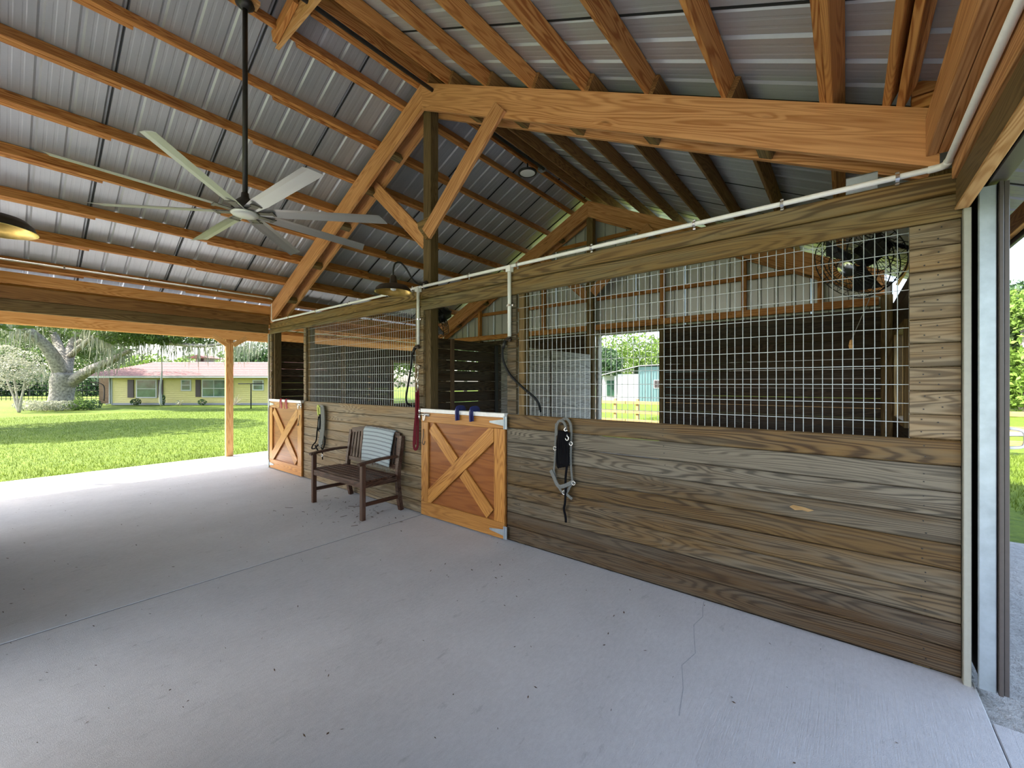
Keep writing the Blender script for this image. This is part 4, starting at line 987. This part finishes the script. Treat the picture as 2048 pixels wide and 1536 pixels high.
cord('lead_rope', [(2.10, -0.04, 1.12), (2.05, -0.045, 0.95), (2.11, -0.05, 0.82), (2.06, -0.045, 0.66), (2.14, -0.05, 0.60)], 0.013, 'rope_grey', hb)
cord('halter_cord', [(2.02, -0.035, 1.0), (1.97, -0.035, 0.85), (1.93, -0.035, 0.68), (1.83, -0.04, 0.60), (1.80, -0.04, 0.54), (1.92, -0.045, 0.56), (2.05, -0.05, 0.63), (2.15, -0.045, 0.56), (2.04, -0.045, 0.52), (1.92, -0.045, 0.60)], 0.010, 'rope_black', hb)
cord('halter_cord', [(2.19, -0.035, 0.80), (2.22, -0.035, 0.68), (2.16, -0.04, 0.55), (2.15, -0.04, 0.47), (2.155, -0.04, 0.40)], 0.009, 'rope_black', hb)
ring('ring', (2.155, -0.045, 0.47), 0.02, 'chrome', hb)

hr = root('red_lead', (4.545, -0.03, 1.80), 'dark red webbing lead hanging beside the X-braced door latch', 'lead strap')
MB().tube([(4.55, 0.0, 1.83), (4.55, -0.06, 1.838)], 0.006, 8).build('peg', 'dark_bronze', hr, True)
m = MB(); m.tube([Vector((4.55 + 0.018 * math.cos(a * PI / 6), -0.045, 1.815 + 0.022 * math.sin(a * PI / 6))) for a in range(12)], 0.005, 6, closed=True)
m.tube([(4.55, -0.045, 1.79), (4.548, -0.045, 1.70)], 0.008, 6); m.tube(spline([(4.548, -0.045, 1.70), (4.53, -0.05, 1.66), (4.545, -0.05, 1.63), (4.562, -0.048, 1.66)], 4), 0.006, 6)
m.build('snap_hook', 'chrome', hr, True)
MB().tube([(4.548, -0.045, 1.64), (4.546, -0.045, 1.52)], 0.008, 8).build('chain', 'chrome', hr, True)
strap('webbing', [(4.545, -0.045, 1.55), (4.56, -0.05, 1.40), (4.555, -0.05, 1.15), (4.55, -0.05, 0.95), (4.545, -0.05, 0.84), (4.50, -0.05, 0.80), (4.465, -0.045, 0.85), (4.475, -0.04, 1.05), (4.515, -0.04, 1.30), (4.54, -0.04, 1.52)], 0.036, 'strap_red', hr)
strap('webbing', [(4.535, -0.06, 1.50), (4.53, -0.06, 1.25), (4.515, -0.06, 1.0), (4.51, -0.06, 0.86)], 0.036, 'strap_red', hr)

# ------------------------------------------------------------------ litter on the floor
def litter(name, label, mat, spots, size):
    m = MB()
    for x, y in spots:
        a = random.uniform(0, 2 * PI); L = random.uniform(*size); wv = L * random.uniform(0.2, 0.45)
        u = Vector((math.cos(a), math.sin(a), 0)); p = Vector((-u.y, u.x, 0)); c = Vector((x, y, 0.002))
        m.poly([c - u * L, c - p * wv + Vector((0, 0, 0.004)), c + u * L + Vector((0, 0, 0.006)), c + p * wv + Vector((0, 0, 0.002))])
    o = m.build(name, mat); tag(o, label, 'debris', kind='stuff')
sp = [(random.gauss(3.7, 0.5), random.gauss(-0.45, 0.22)) for _ in range(90)]
litter('leaf_litter', 'dry leaf litter swept together under the bench', 'dry_leaf', [(x, min(y, -0.03)) for x, y in sp], (0.006, 0.028))
sp = [(random.uniform(0.4, 9.0), random.uniform(-4.2, -0.05)) for _ in range(420)]
litter('floor_debris', 'small dark crumbs scattered over the concrete floor', 'dry_leaf', sp, (0.004, 0.014))
tw_ = MB()
for k in range(16):
    x, y = random.gauss(3.4, 0.8), random.uniform(-1.1, -0.3); a = random.uniform(0, PI); L = random.uniform(0.04, 0.12)
    tw_.tube([(x, y, 0.004), (x + L * 0.5 * math.cos(a), y + L * 0.5 * math.sin(a), 0.007), (x + L * math.cos(a + 0.2), y + L * math.sin(a + 0.2), 0.004)], 0.0022, 4)
tag(tw_.build('twigs', 'dry_leaf'), 'thin dry twigs lying before the bench', 'debris', kind='stuff')

# ------------------------------------------------------------------ plants
def rv():
    while True:
        v = Vector((random.uniform(-1, 1), random.uniform(-1, 1), random.uniform(-1, 1)))
        if 0.02 < v.length < 1: return v
def leaves(m, c, rad, count, size, shell=0.55):
    c = Vector(c); rad = Vector(rad)
    for _ in range(count):
        d = rv(); r = d.length; d = d / r * (shell + (1 - shell) * r)
        p = c + Vector((d.x * rad.x, d.y * rad.y, d.z * rad.z))
        u = rv().normalized(); q = rv(); q = (q - u * q.dot(u)).normalized()
        s = size * random.uniform(0.6, 1.3)
        o = len(m.v); m.v += [tuple(p + u * s), tuple(p + q * s * 0.45), tuple(p - u * s), tuple(p - q * s * 0.45)]; m.f.append((o, o + 1, o + 2, o + 3))
def foliage(name, m, mat, parent):
    me = mesh(name, m.v, m.f); return put(name, me, mat, parent)
def tree(name, label, base, height, spread, mat, count, size, trunk=0.25, bark='bark', clumps=7, group='background trees', low=0.25):
    base = Vector(base); t = root(name, base, label, 'tree', group)
    MB().tube([base, base + Vector((0.1, 0.05, height * 0.3)), base + Vector((0.0, 0.1, height * 0.7))], [trunk, trunk * 0.8, trunk * 0.3], 8).build('trunk', bark, t, True)
    m = MB()
    for k in range(clumps):
        a = random.uniform(0, 2 * PI); r = random.uniform(0, 0.62) * spread; zz = height * random.uniform(low + 0.12, 0.82)
        rr = spread * random.uniform(0.42, 0.62) * (1.1 - 0.45 * zz / height)
        leaves(m, base + Vector((r * math.cos(a), r * math.sin(a), zz)), (rr, rr, rr * 0.75), count // clumps, size)
    leaves(m, base + Vector((0, 0, height * 0.62)), (spread * 0.75, spread * 0.75, height * 0.34), count // 3, size)
    foliage('foliage', m, mat, t); return t

# ------------------------------------------------------------------ live oak with moss
ob = cw(118, 28.5, GZ)
RGT = Vector((CY_, SY_, 0)); FWD = Vector((-SY_, CY_, 0)); UPV = Vector((0, 0, 1))
def op(u, v, dep=0.0):
    """point on or near the oak: a bearing, a height, and how far nearer or farther than the trunk"""
    zc = 28.5 + dep
    return cw(u, zc, CAMZ - (v - 767) / FPX * zc)
oak = root('oak_tree', ob, 'big moss-hung live oak with spreading grey limbs on the lawn', 'tree')
m = MB()
m.tube(spline([op(122, 824), op(121, 810), op(124, 785), op(126, 765), op(128, 745)], 3), [0.95, 0.82, 0.74, 0.68, 0.64, 0.62, 0.62, 0.63, 0.65, 0.68, 0.66, 0.62, 0.55], 14)
m.build('trunk', 'bark', oak, True)
limbs = [
    ([op(124, 752), op(112, 722, -0.5), op(92, 693, -1), op(66, 668, -1.5), op(40, 650, -2), (op(5, 632, -2.5)), op(-60, 610, -3)], 0.46),
    ([op(130, 750), op(136, 715, 1), op(148, 685, 2), op(160, 660, 2), op(172, 630, 2.5), op(190, 590, 3)], 0.40),
    ([op(128, 745), op(122, 705, 1), (op(108, 670, 2)), op(100, 640, 3), op(96, 600, 3)], 0.36),
    ([op(124, 792, 0.1), op(134, 772, 0.1), op(160, 752, 0), op(190, 735, -0.4), op(222, 722, -0.8), op(238, 712, -1), op(262, 700, -1.2)], 0.46),
    ([op(150, 690, 2), op(200, 668, 0), op(270, 672, -1), op(340, 686, -2), op(410, 692, -2.5), op(470, 683, -2.5), op(520, 676, -2.5)], 0.22),
    ([op(140, 712, 1), op(165, 690, -1), op(195, 668, -2), op(230, 655, -3)], 0.2),
]
for pts, r0 in limbs:
    s = spline(pts, 4); N_ = len(s)
    MB().tube(s, [r0 * (1 - 0.78 * i / (N_ - 1)) for i in range(N_)], 10).build('limb', 'bark', oak, True)
lf = MB()
for (u, v, d, r, nn) in [(20, 640, 0, 2.4, 2600), (60, 655, 3, 1.6, 1500), (95, 640, 3, 2.0, 2200), (130, 650, 4, 1.9, 2200), (175, 640, 0, 2.2, 2600), (215, 650, -1, 1.6, 2400), (255, 660, -2, 1.7, 3600),
                         (290, 660, -2, 1.5, 3400), (325, 668, -2, 1.2, 2400), (370, 672, -2, 1.0, 1500), (420, 672, -2, 1.0, 1300), (470, 668, -2, 0.9, 1000), (-30, 680, 2, 2.0, 1500), (150, 690, 4, 1.5, 1200), (185, 700, 3, 1.2, 1000), (85, 720, 5, 1.8, 900),
                         (140, 600, 2, 3.0, 2500), (240, 610, 0, 3.0, 2500), (330, 620, -1, 2.6, 2000), (40, 600, 0, 3.0, 2000)]:
    leaves(lf, op(u, v, d), (r, r, r * 0.6), nn, 0.10)
foliage('foliage', lf, 'leaf_oak', oak)
ms = MB()
def strand(p, L, wv):
    a = random.uniform(0, PI); u = Vector((math.cos(a), math.sin(a), 0)) * wv
    o = len(ms.v); q = Vector((random.uniform(-0.12, 0.12), random.uniform(-0.12, 0.12), 0))
    ms.v += [tuple(p - u), tuple(p + u), tuple(p + q * 0.5 + u * 0.7 - UPV * L * 0.55), tuple(p + q * 0.5 - u * 0.7 - UPV * L * 0.55), tuple(p + q - UPV * L)]
    ms.f += [(o, o + 1, o + 2, o + 3), (o + 3, o + 2, o + 4)]
for pts, r0 in limbs:
    s = spline(pts, 8)
    for p in s[len(s) // 2:]:
        for _ in range(5): strand(p + Vector((random.gauss(0, 0.4), random.gauss(0, 0.4), random.uniform(-0.3, 0.2))), random.uniform(0.2, 1.1), random.uniform(0.015, 0.045))
for u, v, nn, L in [(205, 655, 170, 1.8), (240, 665, 130, 1.5), (222, 700, 60, 1.0), (178, 662, 60, 1.0), (55, 662, 60, 1.3), (84, 735, 60, 1.2), (15, 655, 90, 1.7), (290, 685, 50, 1.2), (330, 690, 40, 1.3), (380, 692, 60, 1.4), (430, 692, 50, 1.3), (478, 686, 110, 1.5), (515, 680, 40, 1.2)]:
    for _ in range(nn): strand(op(u, v, random.uniform(-2.5, 1.5)) + Vector((random.gauss(0, 0.45), random.gauss(0, 0.45), random.gauss(0, 0.35))), random.uniform(0.3, 1.0) * L, random.uniform(0.012, 0.04))
foliage('hanging_moss', ms, 'moss', oak)
# made-up second oak beyond the left picture edge, added to shade the lawn
tree('oak_tree', 'large oak outside the left picture edge shading the lawn', (-18.5, -5.2, GZ), 11.0, 5.6, 'leaf_oak', 5200, 0.24, 0.5, group='shade trees', low=0.45)

def shrub(name, label, c, rad, count, size, mat, cat='shrub', group='plants by the house', stems=0):
    t = root(name, c, label, cat, group); m = MB(); c = Vector(c)
    leaves(m, c + Vector((0, 0, rad[2])), rad, count, size, 0.3); foliage('foliage', m, mat, t)
    for k in range(max(stems, 1)):
        a = random.uniform(0, 2 * PI); e = c + Vector((rad[0] * 0.5 * math.cos(a), rad[1] * 0.5 * math.sin(a), rad[2] * 1.2))
        MB().tube([c, c.lerp(e, 0.5) + Vector((0, 0, 0.03)), e], [0.03, 0.022, 0.01], 6).build('stem', 'bark_pale', t, True)
    return t
# bed of pale ground cover round the oak
for k, (u, v_, rr, nn, mt, lab) in enumerate([(62, 26.5, 0.8, 700, 'leaf_pale', 'pale ground cover left of the oak trunk'), (92, 26.0, 0.9, 900, 'leaf_pale', 'pale ground cover before the oak trunk'), (124, 26.2, 0.8, 800, 'leaf_pale', 'pale ground cover at the foot of the oak'),
                                   (155, 26.8, 0.8, 700, 'leaf_bright', 'bright green clump right of the oak trunk'), (178, 27.2, 0.7, 500, 'leaf_dark', 'dark low clump farthest right of the oak')]):
    shrub('ground_cover', lab, cw(u, v_, GZ), (rr, rr, 0.32), nn, 0.07, mt, 'plant', 'ground cover round the oak')
cm = root('crepe_myrtle', cw(40, 24.5, GZ), 'pale blossoming small tree at the left picture edge', 'tree')
for a, b in ((36, 0.3), (30, -0.4), (52, 0.8)):
    p = cw(38, 24.5, GZ); e = cw(a - 12 + 14 * b, 24.5, 1.9)
    MB().tube(spline([p, p.lerp(e, 0.4) + Vector((0.1, 0, 0.1)), e], 4), [0.07] * 4 + [0.05] * 4 + [0.03], 7).build('trunk', 'bark_pale', cm, True)
m = MB()
for u, v_, r, nn in ((8, 2.6, 1.1, 1100), (40, 2.5, 0.9, 900), (68, 2.2, 0.7, 500), (30, 1.8, 0.8, 500), (5, 3.4, 0.9, 700), (48, 3.2, 0.7, 450)):
    leaves(m, cw(u, 24.5, v_ + GZ), (r, r, r * 0.7), nn, 0.06)
foliage('foliage', m, 'blossom', cm)

# ------------------------------------------------------------------ yellow house
HZ = 33.0; PH = HZ / FPX
hs = root('house', cw(223, HZ, GZ), 'low yellow clapboard house with a red shingle roof and dark shutters', 'house', rz=YAW)
HM = Matrix.Translation(cw(223, HZ, GZ)) @ Matrix.Rotation(YAW, 4, 'Z')
def hx(zu): return ((150 + zu * 0.1953) - 223) * PH          # along the facade
def hz(zv): return (811 - (650 + zv * 0.1953)) * PH          # height
def hbox(name, x0, x1, y0, y1, z0, z1, mat, parent=hs):
    return MB().box(x0, x1, y0, y1, z0, z1).build(name, mat, parent, mw=HM)
HX1 = 17.5; HH = hz(545)
hbox('wall', 0, HX1, 0.03, 7.5, 0, HH, 'house_yellow'); hbox('foundation', -0.02, HX1, 0.0, 7.5, 0, 0.16, 'house_concrete')
for k in range(13):
    z0 = 0.17 + k * (HH - 0.2) / 13
    m = MB(); m.extr([(0, 0.028, z0), (0, -0.012, z0), (0, 0.02, z0 + (HH - 0.2) / 13), (0, 0.028, z0 + (HH - 0.2) / 13)], (HX1, 0, 0)); m.build('clapboard', 'house_yellow', hs, mw=HM)
hbox('corner_board', -0.06, 0.08, -0.03, 0.1, 0.05, HH, 'house_trim')
hbox('fascia', -2.6, HX1 + 0.4, -0.62, -0.56, HH - 0.02, HH + 0.15, 'house_trim')
hbox('soffit', -2.6, HX1 + 0.4, -0.56, 0.1, HH, HH + 0.03, 'house_trim')
# breezeway wall with door, left of the corner
hbox('porch_wall', -3.2, 0, 2.2, 2.3, 0, HH, 'bark_board')
dr = hbox('door', hx(215), hx(300), 1.6, 1.66, 0.05, hz(565), 'white_paint'); hbox('pane', hx(225), hx(290), 1.58, 1.6, hz(650), hz(575), 'house_glass', dr)
m = MB(); m.tube(spline([(hx(200), -0.3, hz(590)), (hx(270), -0.3, hz(600)), (hx(320), -0.3, hz(618)), (hx(338), -0.3, hz(660)), (hx(335), -0.3, hz(780))], 4), 0.045, 8); m.build('downspout', 'shutter', hs, True, mw=HM)
m = MB(); m.tube([(hx(365), -0.08, HH), (hx(365), -0.08, 0.12), (hx(345), -0.25, 0.05)], 0.05, 8); m.build('downspout', 'house_trim', hs, True, mw=HM)
def hwin(x0, x1, z0, z1, mull, sh):
    f = hbox('window_frame', x0 - 0.07, x1 + 0.07, -0.05, 0.02, z0 - 0.07, z1 + 0.07, 'house_trim')
    nx, nz = mull
    for i in range(nx):
        for j in range(nz):
            a, b = x0 + (x1 - x0) * i / nx + 0.025, x0 + (x1 - x0) * (i + 1) / nx - 0.025
            c, d = z0 + (z1 - z0) * j / nz + 0.025, z0 + (z1 - z0) * (j + 1) / nz - 0.025
            hbox('pane', a, b, -0.058, -0.05, c, d, 'house_glass', f)
    for a, b in sh:
        s = hbox('shutter', a, b, -0.07, -0.02, z0 - 0.03, z1 + 0.03, 'shutter')
hwin(hx(638), hx(832), hz(745), hz(570), (1, 2), [(hx(545), hx(605)), (hx(855), hx(905))])
hwin(hx(1097), hx(1183), hz(672), hz(572), (1, 2), [])
hwin(hx(1310), hx(1540), hz(738), hz(570), (2, 2), [(hx(1240), hx(1290)), (hx(1570), hx(1622))])
hwin(hx(1830), hx(1925), hz(668), hz(575), (1, 2), [])
# hip roof built from courses of shingles
ze, zt2 = HH + 0.12, hz(405)
def roofq(a, b, c, d, name='roof_slope', rows=11):
    """quad a-b (eave) to d-c (ridge) in stepped courses"""
    a, b, c, d = map(Vector, (a, b, c, d)); m = MB(); nrm = (b - a).cross(d - a).normalized()
    if nrm.z < 0: nrm = -nrm
    for k in range(rows):
        t0, t1 = k / rows, (k + 1) / rows
        p, q, r, s = a.lerp(d, t0) + nrm * 0.025, b.lerp(c, t0) + nrm * 0.025, b.lerp(c, t1), a.lerp(d, t1)
        m.poly([p, q, r, s]); m.poly([a.lerp(d, t0), b.lerp(c, t0), q, p])
    return m.build(name, 'house_roof', hs, mw=HM)
ex0, ex1, ey0, ey1 = hx(95), HX1 + 0.5, -0.62, 8.2; rx0, rx1, ry = 0.25, HX1 - 3.0, 3.8
roofq((ex0, ey0, ze), (ex1, ey0, ze), (rx1, ry, zt2 + 0.35), (rx0, ry, zt2 + 0.35))
roofq((ex1, ey1, ze), (ex0, ey1, ze), (rx0, ry, zt2 + 0.35), (rx1, ry, zt2 + 0.35))
roofq((ex0, ey1, ze), (ex0, ey0, ze), (rx0, ry, zt2 + 0.35), (rx0, ry, zt2 + 0.35))
hbox('cupola', 3.25, 4.25, 4.5, 5.5, 2.6, 4.0, 'house_trim'); hbox('cupola_vent', 3.55, 4.0, 4.47, 4.5, 3.72, 3.95, 'shutter')
m = MB(); m.extr([(2.75, 4.0, 4.0), (3.75, 4.0, 4.3), (4.75, 4.0, 4.0)], (0, 2.2, 0)); m.build('cupola_roof', 'house_roof', hs, mw=HM)
for (zu, lab, rad, nn, mt, st) in [(695, 'dark shrub below the first house window', (0.42, 0.35, 0.28), 260, 'leaf_dark', 4), (1135, 'small pale plant below the little house window', (0.25, 0.25, 0.22), 70, 'leaf_pale', 4),
                               (1360, 'small shrub below the wide house window', (0.36, 0.3, 0.25), 150, 'leaf_dark', 4), (970, 'narrow dark plant between the house windows', (0.12, 0.12, 0.42), 160, 'leaf_dark', 2), (40, 'leafy bush at the house corner beside the oak', (1.0, 0.7, 0.6), 900, 'leaf_oak', 4)]:
    shrub('shrub', lab, HM @ Vector((hx(zu), -0.6, 0)), rad, nn, 0.07, mt, stems=st)
sp_ = root('spiky_plant', HM @ Vector((hx(1700), -0.7, 0)), 'spiky bare plant by the house wall beside the porch post', 'plant')
b0 = HM @ Vector((hx(1700), -0.7, 0))
for k in range(22):
    a = R(-70 + 140 * k / 21); L = random.uniform(0.6, 0.95); dpt = random.uniform(-0.25, 0.25)
    e = b0 + RGT * (math.sin(a) * L * 0.75) + UPV * (math.cos(a) * L) + FWD * dpt
    MB().tube([b0, b0.lerp(e, 0.5) + UPV * 0.04, e], [0.014, 0.011, 0.004], 4).build('stalk', 'bark_pale', sp_)
cl = root('clothesline_pole', cw(502, 28.0, GZ), 'dark T-shaped clothesline pole on the lawn', 'pole'); c0 = cw(502, 28.0, GZ)
MB().tube([c0, c0 + UPV * 1.7], 0.035, 8).build('upright', 'iron', cl, True)
MB().tube([c0 + UPV * 1.69 - RGT * 0.86, c0 + UPV * 1.69 + RGT * 0.86], 0.03, 8).build('crossbar', 'iron', cl, True)
rp = root('swing_rope', cw(322, 26.5, 0.0), 'pale frayed rope hanging from the oak branch before the house', 'rope'); p0 = cw(322, 26.5, 0)
MB().tube(spline([p0 + UPV * 4.2, p0 + UPV * 2.4 + RGT * 0.06, p0 + UPV * 1.3 - RGT * 0.05, p0 + UPV * 0.2], 5), [0.03] * 6 + [0.055] * 6 + [0.09] * 3 + [0.04], 7).build('rope', 'rope_grey', rp, True)
# iron fence behind the oak
fn = root('iron_fence', cw(30, 42, GZ), 'thin black iron fence behind the oak', 'fence')
for u in range(-60, 215, 9):
    p = cw(u, 42, GZ); MB().tube([p, p + UPV * 2.0], 0.022 if u % 27 else 0.05, 4).build('picket', 'iron', fn)
for zz in (0.15, 1.0, 1.5): MB().tube([cw(-60, 42, GZ + zz), cw(212, 42, GZ + zz)], 0.025, 4).build('rail', 'iron', fn)
hg = root('hedge', cw(60, 58, GZ), 'dense dark hedge closing the view behind the iron fence', 'hedge')
m = MB()
for u in range(-140, 330, 18): leaves(m, cw(u, 57 + random.uniform(-1, 1), GZ + 1.6), (1.7, 1.7, 1.9), 520, 0.22, 0.2)
foliage('foliage', m, 'leaf_dark', hg)
for u in range(-120, 330, 60):
    p = cw(u, 57, GZ); MB().tube([p, p + UPV * 2.2], [0.1, 0.04], 6).build('stem', 'bark', hg, True)
# trees behind the house and along the horizon
for u, dpt, hgt, sp2, mt, lab in [(300, 55, 6.0, 3.6, 'leaf_bright', 'bright green tree behind the house roof, nearest the oak'), (400, 58, 6.0, 4.4, 'leaf_bright', 'bright green tree behind the house cupola'), (480, 56, 7.0, 4.0, 'leaf_oak', 'green tree behind the house seen right of the porch post'), (525, 48, 7.0, 3.6, 'leaf_dark', 'dark tree behind the house at the stall corner'),
                            (20, 60, 10, 6, 'leaf_oak', 'grey-green tree beyond the iron fence'), (110, 64, 11, 7, 'leaf_oak', 'tall tree far behind the oak trunk'), (200, 62, 10, 6, 'leaf_oak', 'tree behind the house breezeway'), (-60, 60, 11, 7, 'leaf_oak', 'tree outside the left picture edge'),
                            (640, 45, 9, 6, 'leaf_oak', 'tree behind the left stall'), (780, 40, 9, 6, 'leaf_bright', 'tree seen through the left stall window'), (840, 44, 9, 6, 'leaf_oak', 'second tree behind the left stall window'), (930, 50, 9, 6, 'leaf_oak', 'tree hidden behind the plank partition'),
                            (1200, 50, 6.3, 4.0, 'leaf_dark', 'dark bush beside the far shed'), (1265, 62, 10.0, 6.5, 'leaf_bright', 'round bright tree above the far shed roof'), (1330, 66, 9.5, 6.0, 'leaf_bright', 'bright tree behind the far shed, right of the round one'), (1420, 50, 8, 5, 'leaf_oak', 'tree hidden behind the dark stall wall')]:
    tree('tree', lab, cw(u, dpt, GZ), hgt, sp2, mt, 2600, 0.26, 0.25)
for u, dpt, hgt, sp2, mt, lab in [(1985, 24, 7.5, 3.2, 'leaf_oak', 'tall tree behind the sliding door edge'), (2045, 22, 7.0, 3.0, 'leaf_bright', 'bright leafy tree at the right picture edge'), (2120, 23, 8, 3.5, 'leaf_oak', 'tree outside the right picture edge'), (2020, 28, 9, 4, 'leaf_dark', 'dark tree behind the bright one at the right edge'), (2250, 25, 9, 4, 'leaf_oak', 'tree far outside the right picture edge'), (1900, 26, 8, 4, 'leaf_dark', 'tree hidden behind the plank wall end')]:
    tree('tree', lab, cw(u, dpt, GZ), hgt, sp2, mt, 4200, 0.16, 0.2, low=0.0, clumps=10)

# ------------------------------------------------------------------ behind the barn: fence, shed
ff = root('board_fence', (4, 12, GZ), 'pale wooden paddock fence seen through the back doorway', 'fence')
for k in range(-9, 12):
    x = 3.35 + k * 0.9
    board('post', x - 0.05, x + 0.05, 11.95, 12.05, GZ, 1.02, 'fence_wood', ff, axis=2)
for zz in (0.88, 0.52, 0.18):
    for k in range(-3, 4): board('rail', 3.35 + k * 2.7 - 1.34, 3.35 + k * 2.7 + 1.34, 11.9, 11.945, zz - 0.06, zz + 0.06, 'fence_wood', ff, axis=0)
sh = root('shed', cw(1277, 39, GZ), 'white and green metal shed beyond the paddock fence', 'shed', rz=YAW - R(12))
SM = Matrix.Translation(cw(1277, 39, GZ)) @ Matrix.Rotation(YAW - R(12), 4, 'Z')
def sbox(name, x0, x1, y0, y1, z0, z1, mat, parent=sh): return MB().box(x0, x1, y0, y1, z0, z1).build(name, mat, parent, mw=SM)
sbox('wall', 0, 6, 0, 5, 0, 3.3, 'shed_green')
for k in range(24): sbox('rib', k * 0.25, k * 0.25 + 0.05, -0.03, 0, 0, 3.3, 'shed_green')
sbox('wall', -3.3, -0.01, 1.2, 5, 0, 2.5, 'shed_white')
for x in (-3.3, -2.2, -0.35): sbox('post', x, x + 0.16, 0, 0.16, 0, 2.4, 'shed_white')
sbox('opening', -2.9, -2.1, 1.15, 1.2, 0.5, 2.0, 'house_glass'); sbox('opening', -1.6, -0.9, 1.15, 1.2, 0.0, 2.0, 'house_glass')
sbox('side_panel', -1.9, -0.02, -0.05, 0.0, 0.0, 2.6, 'shed_white')
m = MB(); m.extr([(-3.6, -0.2, 2.45), (0.1, -0.2, 3.35), (6.2, -0.2, 3.6), (6.2, -0.2, 3.66), (0.1, -0.2, 3.42), (-3.6, -0.2, 2.52)], (0, 5.4, 0)); m.build('roof', 'shed_white', sh, mw=SM)
wn = sbox('window_frame', 1.35, 2.1, -0.05, -0.03, 1.25, 2.05, 'shed_white'); sbox('pane', 1.42, 2.03, -0.06, -0.05, 1.32, 1.62, 'shutter', wn); sbox('pane', 1.42, 2.03, -0.06, -0.05, 1.68, 1.98, 'shutter', wn)

# pale lane across the right-hand grass
m = MB(); a0, a1 = cw(1900, 13.5, GZ), cw(2400, 13.5, GZ); b0_, b1_ = cw(1900, 14.8, GZ), cw(2400, 14.8, GZ)
m.poly([a0, a1, b1_, b0_]); tag(m.build('lane', 'sand'), 'pale gravel lane crossing the grass at the right', kind='structure')
# ------------------------------------------------------------------ grass
def blades(name, label, spots, hgt, wv, mat='grass_blade'):
    m = MB()
    for x, y in spots:
        a = random.uniform(0, 2 * PI); hh = hgt * random.uniform(0.5, 1.3); u = Vector((math.cos(a), math.sin(a), 0)) * wv
        p = Vector((x, y, GZ - 0.02)); tip = p + Vector((random.uniform(-0.5, 0.5) * hh, random.uniform(-0.5, 0.5) * hh, hh))
        o = len(m.v); m.v += [tuple(p - u), tuple(p + u), tuple(tip)]; m.f.append((o, o + 1, o + 2))
    o = put(name, mesh(name, m.v, m.f), mat); return tag(o, label, 'grass', kind='stuff')
def edge(y): return -2.16 - 0.10 * max(0, -y - 0.6) - 0.12 * noise.noise(Vector((y * 1.3, 0, 3)))
sp = []
while len(sp) < 130000:
    t = random.random() ** 1.8; x = -2.15 - t * 22; y = -11 + random.random() * 21
    if x < edge(y): sp.append((x, y))
blades('grass', 'green grass of the lawn beyond the slab', sp, 0.06, 0.0045)
sp = [(random.uniform(10.4, 17), random.uniform(3.6, 12)) for _ in range(22000)] + [(random.uniform(1, 9), random.uniform(8.8, 18)) for _ in range(16000)]
blades('grass', 'green grass of the paddock beside and behind the barn', sp, 0.10, 0.006)
# dry weeds on the sand by the sliding door
for k, (x, y, lab) in enumerate(((9.98, 1.35, 'dry weed tuft on the sand nearest the sliding door'), (10.25, 2.1, 'dry weed tuft on the sand farther from the door'), (9.75, 0.7, 'small weed tuft at the edge of the apron'))):
    t = root('weed', (x, y, GZ), lab, 'weed', 'weeds on the sand')
    for q in range(14):
        a = random.uniform(0, 2 * PI); e = Vector((x + 0.28 * math.cos(a), y + 0.28 * math.sin(a), GZ + random.uniform(0.12, 0.38)))
        MB().tube([(x, y, GZ), Vector((x, y, GZ)).lerp(e, 0.55) + UPV * 0.07, e], [0.005, 0.004, 0.001], 4).build('stalk', 'bark_pale', t)
